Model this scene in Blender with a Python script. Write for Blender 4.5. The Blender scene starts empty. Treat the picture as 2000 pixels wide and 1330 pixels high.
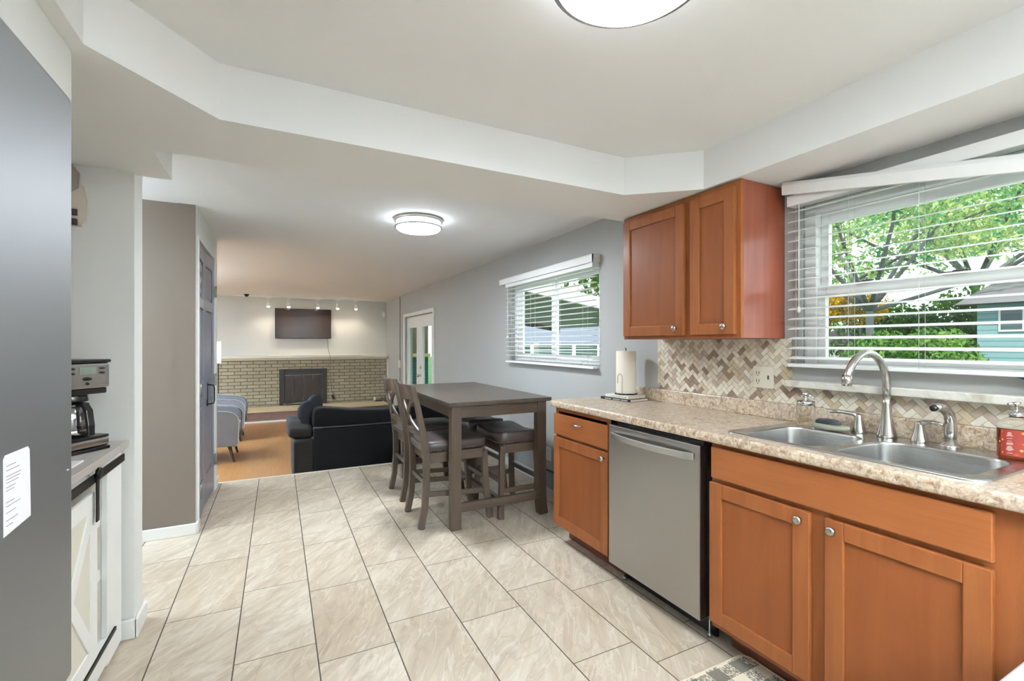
import bpy, bmesh, math, random
from mathutils import Vector, Matrix
random.seed(7)
S = bpy.context.scene
COL = S.collection
PI = math.pi

# ------------------------------------------------------------------ camera
cam_d = bpy.data.cameras.new('camera')
cam = bpy.data.objects.new('camera', cam_d)
COL.objects.link(cam)
PSI = 0.4683
cam.location = (0, 0, 1.295)
cam.rotation_euler = (PI / 2, 0, -PSI)
cam_d.sensor_width = 36
cam_d.lens = 905 / 2000 * 36
cam_d.shift_y = 0.003
cam_d.clip_start = 0.02
cam_d.clip_end = 300
S.camera = cam

# ------------------------------------------------------------------ world, sun, exposure
W = bpy.data.worlds.new('sky')
S.world = W
W.use_nodes = True
wn = W.node_tree.nodes
bgn = wn['Background']
bgn.inputs[0].default_value = (0.86, 0.93, 1.0, 1)
bgn.inputs[1].default_value = 2.2
sd = bpy.data.lights.new('sun', 'SUN')
sd.energy = 4.2
sd.angle = 0.03
sd.color = (1, 0.95, 0.85)
sun = bpy.data.objects.new('sun', sd)
COL.objects.link(sun)
sun.rotation_euler = Vector((0.62, 0.35, -0.72)).to_track_quat('-Z', 'Y').to_euler()
S.view_settings.view_transform = 'Standard'
S.view_settings.look = 'None'
S.view_settings.gamma = 1
S.view_settings.use_curve_mapping = False
S.view_settings.exposure = 0.36

LAMP_KITCHEN = 7.0      # watts of the disc inside each flush lamp
LAMP_NOOK = 33.0
TRACK_W = 7.0
FILL_W = 1450.0  # base watts of the added, unseen ceiling fill lamps

# ------------------------------------------------------------------ materials
def lin(c):
    r = []
    for v in c[:3]:
        v /= 255.0
        r.append(v / 12.92 if v <= 0.04045 else ((v + 0.055) / 1.055) ** 2.4)
    return tuple(r) + (1,)

def inp(n, name, v):
    if name in n.inputs:
        n.inputs[name].default_value = v

class NT:
    """small helper round one material's node tree"""
    def __init__(s, name):
        s.m = bpy.data.materials.new(name)
        s.m.use_nodes = True
        s.t = s.m.node_tree
        s.b = s.t.nodes['Principled BSDF']
    def n(s, typ, **kw):
        nd = s.t.nodes.new(typ)
        for k, v in kw.items():
            setattr(nd, k, v)
        return nd
    def l(s, a, b):
        s.t.links.new(a, b)
    def math(s, op, a, b=None, c=None):
        nd = s.n('ShaderNodeMath', operation=op)
        for i, v in enumerate((a, b, c)):
            if v is None: continue
            if hasattr(v, 'is_linked'): s.l(v, nd.inputs[i])
            else: nd.inputs[i].default_value = v
        return nd.outputs[0]
    def pos(s):
        return s.n('ShaderNodeTexCoord').outputs['Object']
    def xyz(s, v):
        nd = s.n('ShaderNodeSeparateXYZ'); s.l(v, nd.inputs[0]); return nd.outputs
    def comb(s, x, y, z=0.0):
        nd = s.n('ShaderNodeCombineXYZ')
        for i, v in enumerate((x, y, z)):
            if hasattr(v, 'is_linked'): s.l(v, nd.inputs[i])
            else: nd.inputs[i].default_value = v
        return nd.outputs[0]
    def mapping(s, v, scale=(1, 1, 1), rot=(0, 0, 0), loc=(0, 0, 0)):
        nd = s.n('ShaderNodeMapping')
        s.l(v, nd.inputs[0])
        nd.inputs['Scale'].default_value = scale
        nd.inputs['Rotation'].default_value = rot
        nd.inputs['Location'].default_value = loc
        return nd.outputs[0]
    def noise(s, v, scale, detail=4, rough=0.5, dist=0.0):
        nd = s.n('ShaderNodeTexNoise')
        if v is not None: s.l(v, nd.inputs['Vector'])
        nd.inputs['Scale'].default_value = scale
        nd.inputs['Detail'].default_value = detail
        nd.inputs['Roughness'].default_value = rough
        nd.inputs['Distortion'].default_value = dist
        return nd.outputs[0]
    def ramp(s, f, stops, interp='LINEAR'):
        nd = s.n('ShaderNodeValToRGB')
        cr = nd.color_ramp
        cr.interpolation = interp
        while len(cr.elements) < len(stops): cr.elements.new(0.5)
        for e, (p, c) in zip(cr.elements, stops):
            e.position = p; e.color = c if len(c) == 4 else tuple(c) + (1,)
        s.l(f, nd.inputs[0])
        return nd.outputs[0]
    def mix(s, f, a, b, mode='MIX'):
        nd = s.n('ShaderNodeMix', data_type='RGBA', blend_type=mode)
        for i, v in ((0, f), (6, a), (7, b)):
            if hasattr(v, 'is_linked'): s.l(v, nd.inputs[i])
            else: nd.inputs[i].default_value = v
        return nd.outputs[2]
    def bump(s, h, strength=0.3, dist=0.002):
        nd = s.n('ShaderNodeBump')
        nd.inputs['Strength'].default_value = strength
        nd.inputs['Distance'].default_value = dist
        s.l(h, nd.inputs['Height'])
        s.l(nd.outputs[0], s.b.inputs['Normal'])

def plain(name, c, rough=0.5, metal=0.0, spec=0.5, bump=None, **kw):
    k = NT(name)
    k.b.inputs['Base Color'].default_value = lin(c)
    inp(k.b, 'Roughness', rough); inp(k.b, 'Metallic', metal); inp(k.b, 'Specular IOR Level', spec)
    for a, v in kw.items(): inp(k.b, a, v)
    p = k.pos()
    if bump:
        k.bump(k.noise(p, bump[0], 3, 0.6), bump[1], bump[2])
    else:   # very faint mottling keeps it procedural
        f = k.noise(p, 6.0, 2)
        c0 = lin(c)
        k.l(k.mix(f, tuple(x * 0.97 for x in c0[:3]) + (1,), tuple(min(1, x * 1.03) for x in c0[:3]) + (1,)), k.b.inputs['Base Color'])
    return k.m

def fabric(name, c, scale=400, rough=0.9, var=0.25):
    k = NT(name)
    p = k.pos()
    f = k.noise(p, scale, 2, 0.7)
    g = k.noise(p, 9, 3, 0.5)
    c0 = lin(c)
    a = tuple(x * (1 - var) for x in c0[:3]) + (1,)
    b = tuple(min(1, x * (1 + var)) for x in c0[:3]) + (1,)
    k.l(k.mix(k.math('MULTIPLY', k.math('ADD', f, g), 0.5), a, b), k.b.inputs['Base Color'])
    inp(k.b, 'Roughness', rough); inp(k.b, 'Specular IOR Level', 0.2)
    inp(k.b, 'Sheen Weight', 0.04)
    k.bump(f, 0.3, 0.001)
    return k.m

def wood(name, ca, cb, axis='Z', rough=0.35, scale=1.0, coat=0.0, contrast=(0.3, 0.7)):
    k = NT(name)
    sc = {'X': (1.2, 14, 14), 'Y': (14, 1.2, 14), 'Z': (14, 14, 1.2)}[axis]
    p = k.mapping(k.pos(), tuple(v * scale for v in sc))
    f = k.noise(p, 1.6, 6, 0.6, 0.6)
    g = k.noise(k.pos(), 3.0, 2)
    mixd = k.math('ADD', k.math('MULTIPLY', f, 0.7), k.math('MULTIPLY', g, 0.3))
    k.l(k.ramp(mixd, [(contrast[0], lin(ca)), (contrast[1], lin(cb))]), k.b.inputs['Base Color'])
    inp(k.b, 'Roughness', rough); inp(k.b, 'Coat Weight', coat); inp(k.b, 'Coat Roughness', 0.2)
    k.bump(f, 0.08, 0.001)
    return k.m

def metal(name, c, rough=0.3, axis=None, strength=0.15):
    k = NT(name)
    k.b.inputs['Base Color'].default_value = lin(c)
    inp(k.b, 'Metallic', 1.0); inp(k.b, 'Roughness', rough)
    p = k.pos()
    if axis:
        sc = {'X': (1, 250, 250), 'Y': (250, 1, 250), 'Z': (250, 250, 1)}[axis]
        p = k.mapping(p, sc)
    f = k.noise(p, 3.0 if axis else 40, 3, 0.6)
    r = k.n('ShaderNodeMapRange'); k.l(f, r.inputs[0])
    r.inputs[3].default_value = rough - strength / 2; r.inputs[4].default_value = rough + strength / 2
    k.l(r.outputs[0], k.b.inputs['Roughness'])
    return k.m

def emit(name, c, strength):
    k = NT(name)
    e = k.n('ShaderNodeEmission')
    e.inputs[0].default_value = lin(c); e.inputs[1].default_value = strength
    k.l(e.outputs[0], k.t.nodes['Material Output'].inputs[0])
    return k.m

def pane_mat(name, tint=(1, 1, 1, 1), gloss=0.06):
    k = NT(name)
    t = k.n('ShaderNodeBsdfTransparent'); t.inputs[0].default_value = tint
    g = k.n('ShaderNodeBsdfGlossy'); g.inputs['Roughness'].default_value = 0.02
    mx = k.n('ShaderNodeMixShader'); mx.inputs[0].default_value = gloss
    k.l(t.outputs[0], mx.inputs[1]); k.l(g.outputs[0], mx.inputs[2])
    k.l(mx.outputs[0], k.t.nodes['Material Output'].inputs[0])
    return k.m

M = {}
M['ceil'] = plain('ceiling_paint', (238, 238, 237), 0.9, bump=(260, 0.15, 0.001))
M['ceil_tex'] = plain('textured_ceiling', (238, 238, 238), 0.95, bump=(150, 0.7, 0.004))
M['wall'] = plain('grey_wall_paint', (172, 172, 170), 0.55, bump=(180, 0.12, 0.001))
M['wall_light'] = plain('pale_grey_wall_paint', (206, 205, 200), 0.6, bump=(180, 0.12, 0.001))
M['wall_pale'] = plain('pale_wall_paint', (230, 230, 226), 0.6, bump=(180, 0.12, 0.001))
M['brown_wall'] = plain('brown_wall_paint', (110, 98, 88), 0.7, bump=(180, 0.12, 0.001))
M['trim'] = plain('white_trim_paint', (236, 236, 233), 0.4)
M['cream'] = plain('cream_trim', (226, 220, 205), 0.5)
M['white_plastic'] = plain('white_plastic', (238, 238, 234), 0.35)
M['ivory'] = plain('ivory_plastic', (226, 219, 200), 0.35)
M['slat'] = plain('blind_slat', (243, 243, 241), 0.4, **{'Subsurface Weight': 0.0})
M['vinyl'] = plain('window_vinyl', (242, 243, 243), 0.35)
M['cord'] = plain('blind_cord', (225, 225, 220), 0.8)
M['black'] = plain('black_metal', (22, 22, 23), 0.4, 0.6)
M['black_plastic'] = plain('black_plastic', (16, 16, 17), 0.3)
M['black_rubber'] = plain('black_rubber', (20, 20, 20), 0.7)
M['slot'] = plain('dark_slot', (45, 42, 38), 0.7)
M['steel'] = metal('brushed_steel', (176, 175, 172), 0.30, 'Z', 0.10)
M['steel_fridge'] = metal('fridge_steel', (156, 158, 160), 0.5, 'Z', 0.04)
M['sinksteel'] = metal('sink_steel', (200, 200, 199), 0.26, 'Y', 0.10)
M['nickel'] = metal('brushed_nickel', (186, 182, 176), 0.25, None, 0.08)
M['chrome'] = metal('chrome', (210, 210, 212), 0.1, None, 0.03)
M['dw_steel'] = metal('dishwasher_steel', (170, 168, 165), 0.30, 'Z', 0.03)
M['handle_steel'] = metal('satin_handle', (205, 203, 200), 0.38, 'Y', 0.05)
M['maple'] = wood('stained_maple', (116, 62, 29), (151, 91, 50), 'Z', 0.42, 0.7, 0.12, (0.25, 0.8))
M['maple_h'] = wood('stained_maple_horizontal', (122, 67, 32), (162, 99, 56), 'Y', 0.42, 0.7, 0.12, (0.25, 0.8))
M['maple_panel'] = wood('stained_maple_panel', (110, 57, 27), (139, 80, 41), 'Z', 0.44, 0.6, 0.1, (0.2, 0.85))
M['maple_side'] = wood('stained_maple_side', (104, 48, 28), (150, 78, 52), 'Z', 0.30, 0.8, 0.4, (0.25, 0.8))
for k_ in ('maple', 'maple_h', 'maple_panel'):
    inp(M[k_].node_tree.nodes['Principled BSDF'], 'Specular IOR Level', .22)
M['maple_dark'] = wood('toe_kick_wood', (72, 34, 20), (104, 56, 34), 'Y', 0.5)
M['inner_dark'] = plain('cabinet_gap', (40, 24, 18), 0.7)
M['gwood'] = wood('grey_brown_wood', (58, 47, 38), (90, 75, 61), 'Z', 0.45, 0.8)
M['gwood_y'] = wood('grey_brown_wood_long', (58, 50, 44), (86, 77, 70), 'Y', 0.34, 0.7, 0.1)
M['gwood_x'] = wood('grey_brown_wood_cross', (58, 47, 38), (90, 75, 61), 'X', 0.42, 0.8)
M['leather'] = plain('grey_brown_leather', (60, 51, 47), 0.42, bump=(300, 0.2, 0.001))
M['nail'] = metal('dark_nailhead', (90, 80, 66), 0.35)
M['charcoal'] = fabric('charcoal_velvet', (15, 15, 17), 300, 0.95, 0.3)
M['charcoal_taupe'] = fabric('dark_taupe_fabric', (33, 30, 27), 300, 0.95, 0.3)
M['chair_grey'] = fabric('grey_blue_upholstery', (112, 113, 118), 500, 0.9, 0.18)
M['piping'] = fabric('pale_piping', (178, 178, 180), 400, 0.9, 0.1)
M['seat_pale'] = fabric('pale_seat_fabric', (176, 172, 166), 400, 0.9, 0.1)
M['darkleg'] = wood('dark_leg_wood', (40, 32, 28), (66, 54, 46), 'Z', 0.4)
M['tv'] = plain('tv_screen', (50, 34, 25), 0.18, 0.0, 0.3)
M['bezel'] = plain('tv_bezel', (18, 16, 15), 0.35)
M['door_grey'] = plain('blue_grey_door_paint', (122, 126, 140), 0.3)
M['cart_white'] = plain('cart_white_paint', (240, 240, 236), 0.45)
M['cart_back'] = plain('cart_cream_back', (224, 219, 204), 0.6)
M['marble'] = None
M['paper'] = plain('white_paper', (240, 239, 244), 0.7)
M['ink'] = plain('grey_ink', (150, 150, 155), 0.8)
M['towel'] = plain('paper_towel', (236, 228, 214), 0.9, bump=(220, 0.4, 0.001))
M['diff_k'] = emit('kitchen_diffuser', (236, 244, 255), 9.0)
M['diff_n'] = emit('nook_diffuser', (228, 241, 255), 16.0)
M['bulb'] = emit('track_bulb', (255, 240, 215), 30)
M['shade_glow'] = emit('lamp_shade_glow', (255, 244, 225), 2.2)
M['pane'] = pane_mat('window_glass')
M['pane_dark'] = pane_mat('door_glass', (0.75, 0.85, 0.82, 1), 0.10)
M['fire_glass'] = plain('sooty_glass', (46, 38, 33), 0.25)
M['fire_black'] = plain('fireplace_black', (24, 17, 14), 0.5)
M['hinge'] = metal('hinge_steel', (150, 148, 140), 0.35)
M['stove_white'] = plain('white_enamel', (244, 244, 246), 0.25)

def m_tile():
    k = NT('stone_floor_tile')
    o = k.xyz(k.pos())
    X0, w, L = -0.4645, 0.3065, 0.61
    u = k.math('DIVIDE', k.math('SUBTRACT', o[0], X0), w)
    ci = k.math('FLOOR', u)
    par = k.math('FLOORED_MODULO', ci, 2.0)
    v = k.math('DIVIDE', k.math('SUBTRACT', k.math('SUBTRACT', o[1], 2.024), k.math('MULTIPLY', par, 0.146)), L)
    ri = k.math('FLOOR', v)
    fu = k.math('FRACT', u); fv = k.math('FRACT', v)
    def edge(f, wd, size):
        d = k.math('MINIMUM', f, k.math('SUBTRACT', 1.0, f))
        return k.math('LESS_THAN', d, wd / size)
    g1 = edge(fu, 0.0026, w); g2 = edge(fv, 0.0019, L)
    grout = k.math('MAXIMUM', g1, g2)
    wnz = k.n('ShaderNodeTexWhiteNoise', noise_dimensions='2D')
    k.l(k.comb(ci, ri), wnz.inputs['Vector'])
    rnd = wnz.outputs['Value']; rc = wnz.outputs['Color']
    # per tile shifted coordinates
    vs = k.n('ShaderNodeVectorMath', operation='MULTIPLY_ADD')
    k.l(rc, vs.inputs[0]); vs.inputs[1].default_value = (30, 30, 30); k.l(k.pos(), vs.inputs[2])
    vr = k.n('ShaderNodeVectorRotate', rotation_type='Z_AXIS')
    k.l(vs.outputs[0], vr.inputs['Vector'])
    k.l(k.math('ADD', 0.35, k.math('MULTIPLY', rnd, 0.45)), vr.inputs['Angle'])
    p1 = k.mapping(vr.outputs[0], (7.5, 1.6, 1))
    a = k.noise(p1, 1.6, 7, 0.62, 0.9)
    b = k.noise(k.mapping(vr.outputs[0], (2.5, 1.0, 1)), 2.2, 5, 0.5, 1.6)
    vein = k.math('SUBTRACT', 1.0, k.math('MULTIPLY', k.math('ABSOLUTE', k.math('SUBTRACT', b, 0.5)), 26.0))
    vein = k.math('MAXIMUM', vein, 0.0)
    base = k.ramp(a, [(0.28, lin((176, 163, 147))), (0.5, lin((197, 186, 170))), (0.72, lin((214, 206, 193)))])
    tint = k.ramp(rnd, [(0, lin((236, 228, 218))), (1, lin((255, 252, 248)))])
    base = k.mix(1.0, base, tint, 'MULTIPLY')
    base = k.mix(k.math('MULTIPLY', vein, 0.30), base, lin((150, 130, 106)))
    v2 = k.noise(k.mapping(vr.outputs[0], (6, 1.2, 1), loc=(5, 3, 0)), 2.0, 4, 0.5, 1.2)
    vn2 = k.math('MAXIMUM', k.math('SUBTRACT', 1.0, k.math('MULTIPLY', k.math('ABSOLUTE', k.math('SUBTRACT', v2, 0.52)), 30.0)), 0.0)
    base = k.mix(k.math('MULTIPLY', vn2, 0.35), base, lin((228, 220, 208)))
    col = k.mix(grout, base, lin((72, 62, 54)))
    k.l(col, k.b.inputs['Base Color'])
    k.l(k.math('ADD', 0.36, k.math('MULTIPLY', grout, 0.4)), k.b.inputs['Roughness'])
    k.bump(k.math('SUBTRACT', 1.0, grout), 0.5, 0.002)
    return k.m
M['tile'] = m_tile()

def m_laminate():
    k = NT('honey_oak_laminate')
    o = k.xyz(k.pos())
    br = k.n('ShaderNodeTexBrick')
    k.l(k.comb(o[1], o[0]), br.inputs['Vector'])
    br.offset = 0.37
    br.inputs['Color1'].default_value = lin((164, 120, 76)); br.inputs['Color2'].default_value = lin((154, 109, 66))
    br.inputs['Mortar'].default_value = lin((160, 104, 56))
    br.inputs['Scale'].default_value = 1; br.inputs['Mortar Size'].default_value = 0.0012
    br.inputs['Brick Width'].default_value = 0.42; br.inputs['Row Height'].default_value = 0.068
    f = k.noise(k.mapping(k.pos(), (25, 2, 1)), 2, 5)
    k.l(k.mix(0.35, br.outputs[0], k.ramp(f, [(0.3, lin((146, 98, 56))), (0.7, lin((178, 132, 84)))])), k.b.inputs['Base Color'])
    inp(k.b, 'Roughness', 0.32)
    return k.m
M['laminate'] = m_laminate()

def m_brick(name, c1, c2, mort, w=0.215, h=0.068, ms=0.006, rough=0.8):
    k = NT(name)
    o = k.xyz(k.pos())
    br = k.n('ShaderNodeTexBrick')
    wob = k.math('MULTIPLY', k.noise(k.pos(), 8, 2), 0.008)
    k.l(k.comb(k.math('ADD', o[0], wob), k.math('ADD', o[2], wob)), br.inputs['Vector'])
    br.inputs['Color1'].default_value = lin(c1); br.inputs['Color2'].default_value = lin(c2)
    br.inputs['Mortar'].default_value = lin(mort)
    br.inputs['Scale'].default_value = 1; br.inputs['Mortar Size'].default_value = ms
    br.inputs['Brick Width'].default_value = w; br.inputs['Row Height'].default_value = h
    f = k.noise(k.pos(), 12, 4)
    k.l(k.mix(k.math('MULTIPLY', f, 0.3), br.outputs[0], lin(mort)), k.b.inputs['Base Color'])
    inp(k.b, 'Roughness', rough)
    k.bump(k.math('SUBTRACT', 1.0, br.outputs['Fac']), 0.9, 0.008)
    return k.m
M['brick'] = m_brick('painted_brick', (168, 156, 130), (152, 141, 116), (76, 64, 50))
M['brick_red'] = m_brick('reddish_hearth_brick', (112, 80, 68), (98, 70, 62), (84, 66, 58), 0.2, 0.07, 0.004)

def m_counter():
    k = NT('speckled_laminate_counter')
    p = k.pos()
    a = k.noise(p, 30, 7, 0.7, 1.5)
    b = k.noise(k.mapping(p, (1, 1.5, 1), loc=(3, 1, 2)), 62, 5, 0.65, 1.0)
    c = k.noise(p, 5, 3, 0.5, 0.8)
    base = k.ramp(a, [(0.33, lin((120, 92, 72))), (0.43, lin((176, 150, 124))), (0.54, lin((210, 192, 168))), (0.68, lin((226, 213, 194)))])
    spk = k.ramp(b, [(0.40, (1, 1, 1, 1)), (0.46, (0, 0, 0, 1))])
    base = k.mix(k.math('MULTIPLY', spk, 0.65), base, lin((104, 74, 60)))
    base = k.mix(k.math('MULTIPLY', k.ramp(c, [(0.45, (0, 0, 0, 1)), (0.7, (1, 1, 1, 1))]), 0.35), base, lin((196, 184, 174)))
    k.l(base, k.b.inputs['Base Color'])
    inp(k.b, 'Roughness', 0.28)
    return k.m
M['counter'] = m_counter()

def m_marble():
    k = NT('cream_marble_sill')
    p = k.pos()
    a = k.noise(p, 9, 6, 0.6, 1.4)
    k.l(k.ramp(a, [(0.3, lin((176, 168, 150))), (0.5, lin((216, 212, 200))), (0.75, lin((230, 227, 218)))]), k.b.inputs['Base Color'])
    inp(k.b, 'Roughness', 0.3)
    return k.m
M['marble'] = m_marble()

def m_planks(name, cs, axis, width, rough=0.5):
    k = NT(name)
    o = k.xyz(k.pos())
    br = k.n('ShaderNodeTexBrick')
    k.l(k.comb(o[1], o[0]) if axis == 'Y' else k.comb(o[0], o[1]), br.inputs['Vector'])
    br.inputs['Color1'].default_value = lin(cs[0]); br.inputs['Color2'].default_value = lin(cs[1]); br.inputs['Mortar'].default_value = lin(cs[2])
    br.inputs['Scale'].default_value = 1; br.inputs['Mortar Size'].default_value = 0.001
    br.inputs['Brick Width'].default_value = 0.3; br.inputs['Row Height'].default_value = width
    f = k.noise(k.mapping(k.pos(), (30, 3, 30)), 2, 5)
    k.l(k.mix(k.math('MULTIPLY', f, 0.4), br.outputs[0], lin(cs[2])), k.b.inputs['Base Color'])
    inp(k.b, 'Roughness', rough)
    return k.m
M['cart_top'] = m_planks('weathered_grey_planks', ((206, 200, 194), (184, 176, 168), (140, 128, 118)), 'Y', 0.075)

def m_rug():
    k = NT('buffalo_check_weave')
    o = k.xyz(k.pos())
    def st(c, off):
        return k.math('GREATER_THAN', k.math('FRACT', k.math('DIVIDE', k.math('ADD', c, off), 0.125)), 0.5)
    s = k.math('MULTIPLY', k.math('ADD', st(o[0], 10.02), st(o[1], 10.03)), 0.5)
    f = k.noise(k.mapping(k.pos(), (1, 0.35, 1)), 260, 2, 0.8)
    thr = k.math('GREATER_THAN', k.math('ADD', k.math('MULTIPLY', f, 1.0), k.math('MULTIPLY', s, 0.75)), 0.86)
    k.l(k.mix(k.math('MULTIPLY', thr, 0.85), lin((226, 215, 192)), lin((50, 46, 42))), k.b.inputs['Base Color'])
    inp(k.b, 'Roughness', 0.95)
    k.bump(f, 0.5, 0.002)
    return k.m
M['rug'] = m_rug()
M['rug_edge'] = fabric('cream_rug_binding', (216, 204, 182), 300, 0.95, 0.1)

def m_leaf(name, stops, trans=0.35):
    k = NT(name)
    f = k.noise(k.pos(), 1.1, 3)
    g = k.noise(k.pos(), 23, 2)
    h = k.math('ADD', k.math('MULTIPLY', f, 0.6), k.math('MULTIPLY', g, 0.4))
    c = k.ramp(h, [(p, lin(cc)) for p, cc in stops])
    d = k.n('ShaderNodeBsdfDiffuse'); k.l(c, d.inputs[0])
    t = k.n('ShaderNodeBsdfTranslucent'); k.l(c, t.inputs[0])
    mx = k.n('ShaderNodeMixShader'); mx.inputs[0].default_value = trans
    k.l(d.outputs[0], mx.inputs[1]); k.l(t.outputs[0], mx.inputs[2])
    k.l(mx.outputs[0], k.t.nodes['Material Output'].inputs[0])
    return k.m
M['leaf'] = m_leaf('green_leaves', [(0.36, (70, 138, 100)), (0.46, (120, 184, 130)), (0.54, (214, 216, 140)), (0.60, (128, 186, 120)), (0.68, (84, 156, 120))])
M['leaf_y'] = m_leaf('yellow_leaves', [(0.4, (120, 112, 30)), (0.5, (222, 184, 48)), (0.6, (238, 206, 70))])
M['leaf_d'] = m_leaf('dark_leaves', [(0.4, (34, 74, 40)), (0.5, (66, 112, 50)), (0.62, (104, 148, 62))])
M['leaf_h'] = m_leaf('hedge_leaves', [(0.4, (52, 98, 46)), (0.5, (86, 136, 60)), (0.62, (128, 166, 84))])
M['bark'] = plain('bark', (112, 118, 120), 0.9, bump=(30, 0.8, 0.02))
M['grass'] = plain('lawn_grass', (96, 132, 80), 0.95, bump=(40, 0.8, 0.02))
M['siding'] = m_brick('pale_blue_siding', (124, 164, 168), (124, 164, 168), (88, 120, 126), 30.0, 0.12, 0.008, 0.6)
M['siding_w'] = m_brick('white_siding', (226, 230, 230), (226, 230, 230), (190, 194, 196), 30.0, 0.14, 0.008, 0.6)
M['roof'] = plain('grey_shingles', (112, 112, 118), 0.9, bump=(60, 0.6, 0.01))
M['patio_metal'] = plain('patio_cover_metal', (110, 124, 122), 0.5)
M['white_ext'] = plain('white_exterior_paint', (240, 243, 244), 0.5)
M['shed_brown'] = plain('brown_shed_wood', (70, 50, 36), 0.8)
M['teal_dark'] = plain('dark_teal_paint', (20, 60, 62), 0.6)
M['fence_grey'] = plain('weathered_fence', (146, 156, 160), 0.8)

# ------------------------------------------------------------------ object helpers
def set_props(o, label=None, cat=None, group=None, kind=None):
    if label: o['label'] = label
    if cat: o['category'] = cat
    if group: o['group'] = group
    if kind: o['kind'] = kind
    return o

def thing(name, label, cat, loc=(0, 0, 0), rz=0, group=None):
    o = bpy.data.objects.new(name, None)
    o.empty_display_size = 0.05
    COL.objects.link(o)
    o.location = loc; o.rotation_euler = (0, 0, rz)
    return set_props(o, label, cat, group)

def world_origin(p):
    v = Vector((0, 0, 0))
    while p is not None:
        v += Vector(p.location); p = p.parent
    return v

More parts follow.
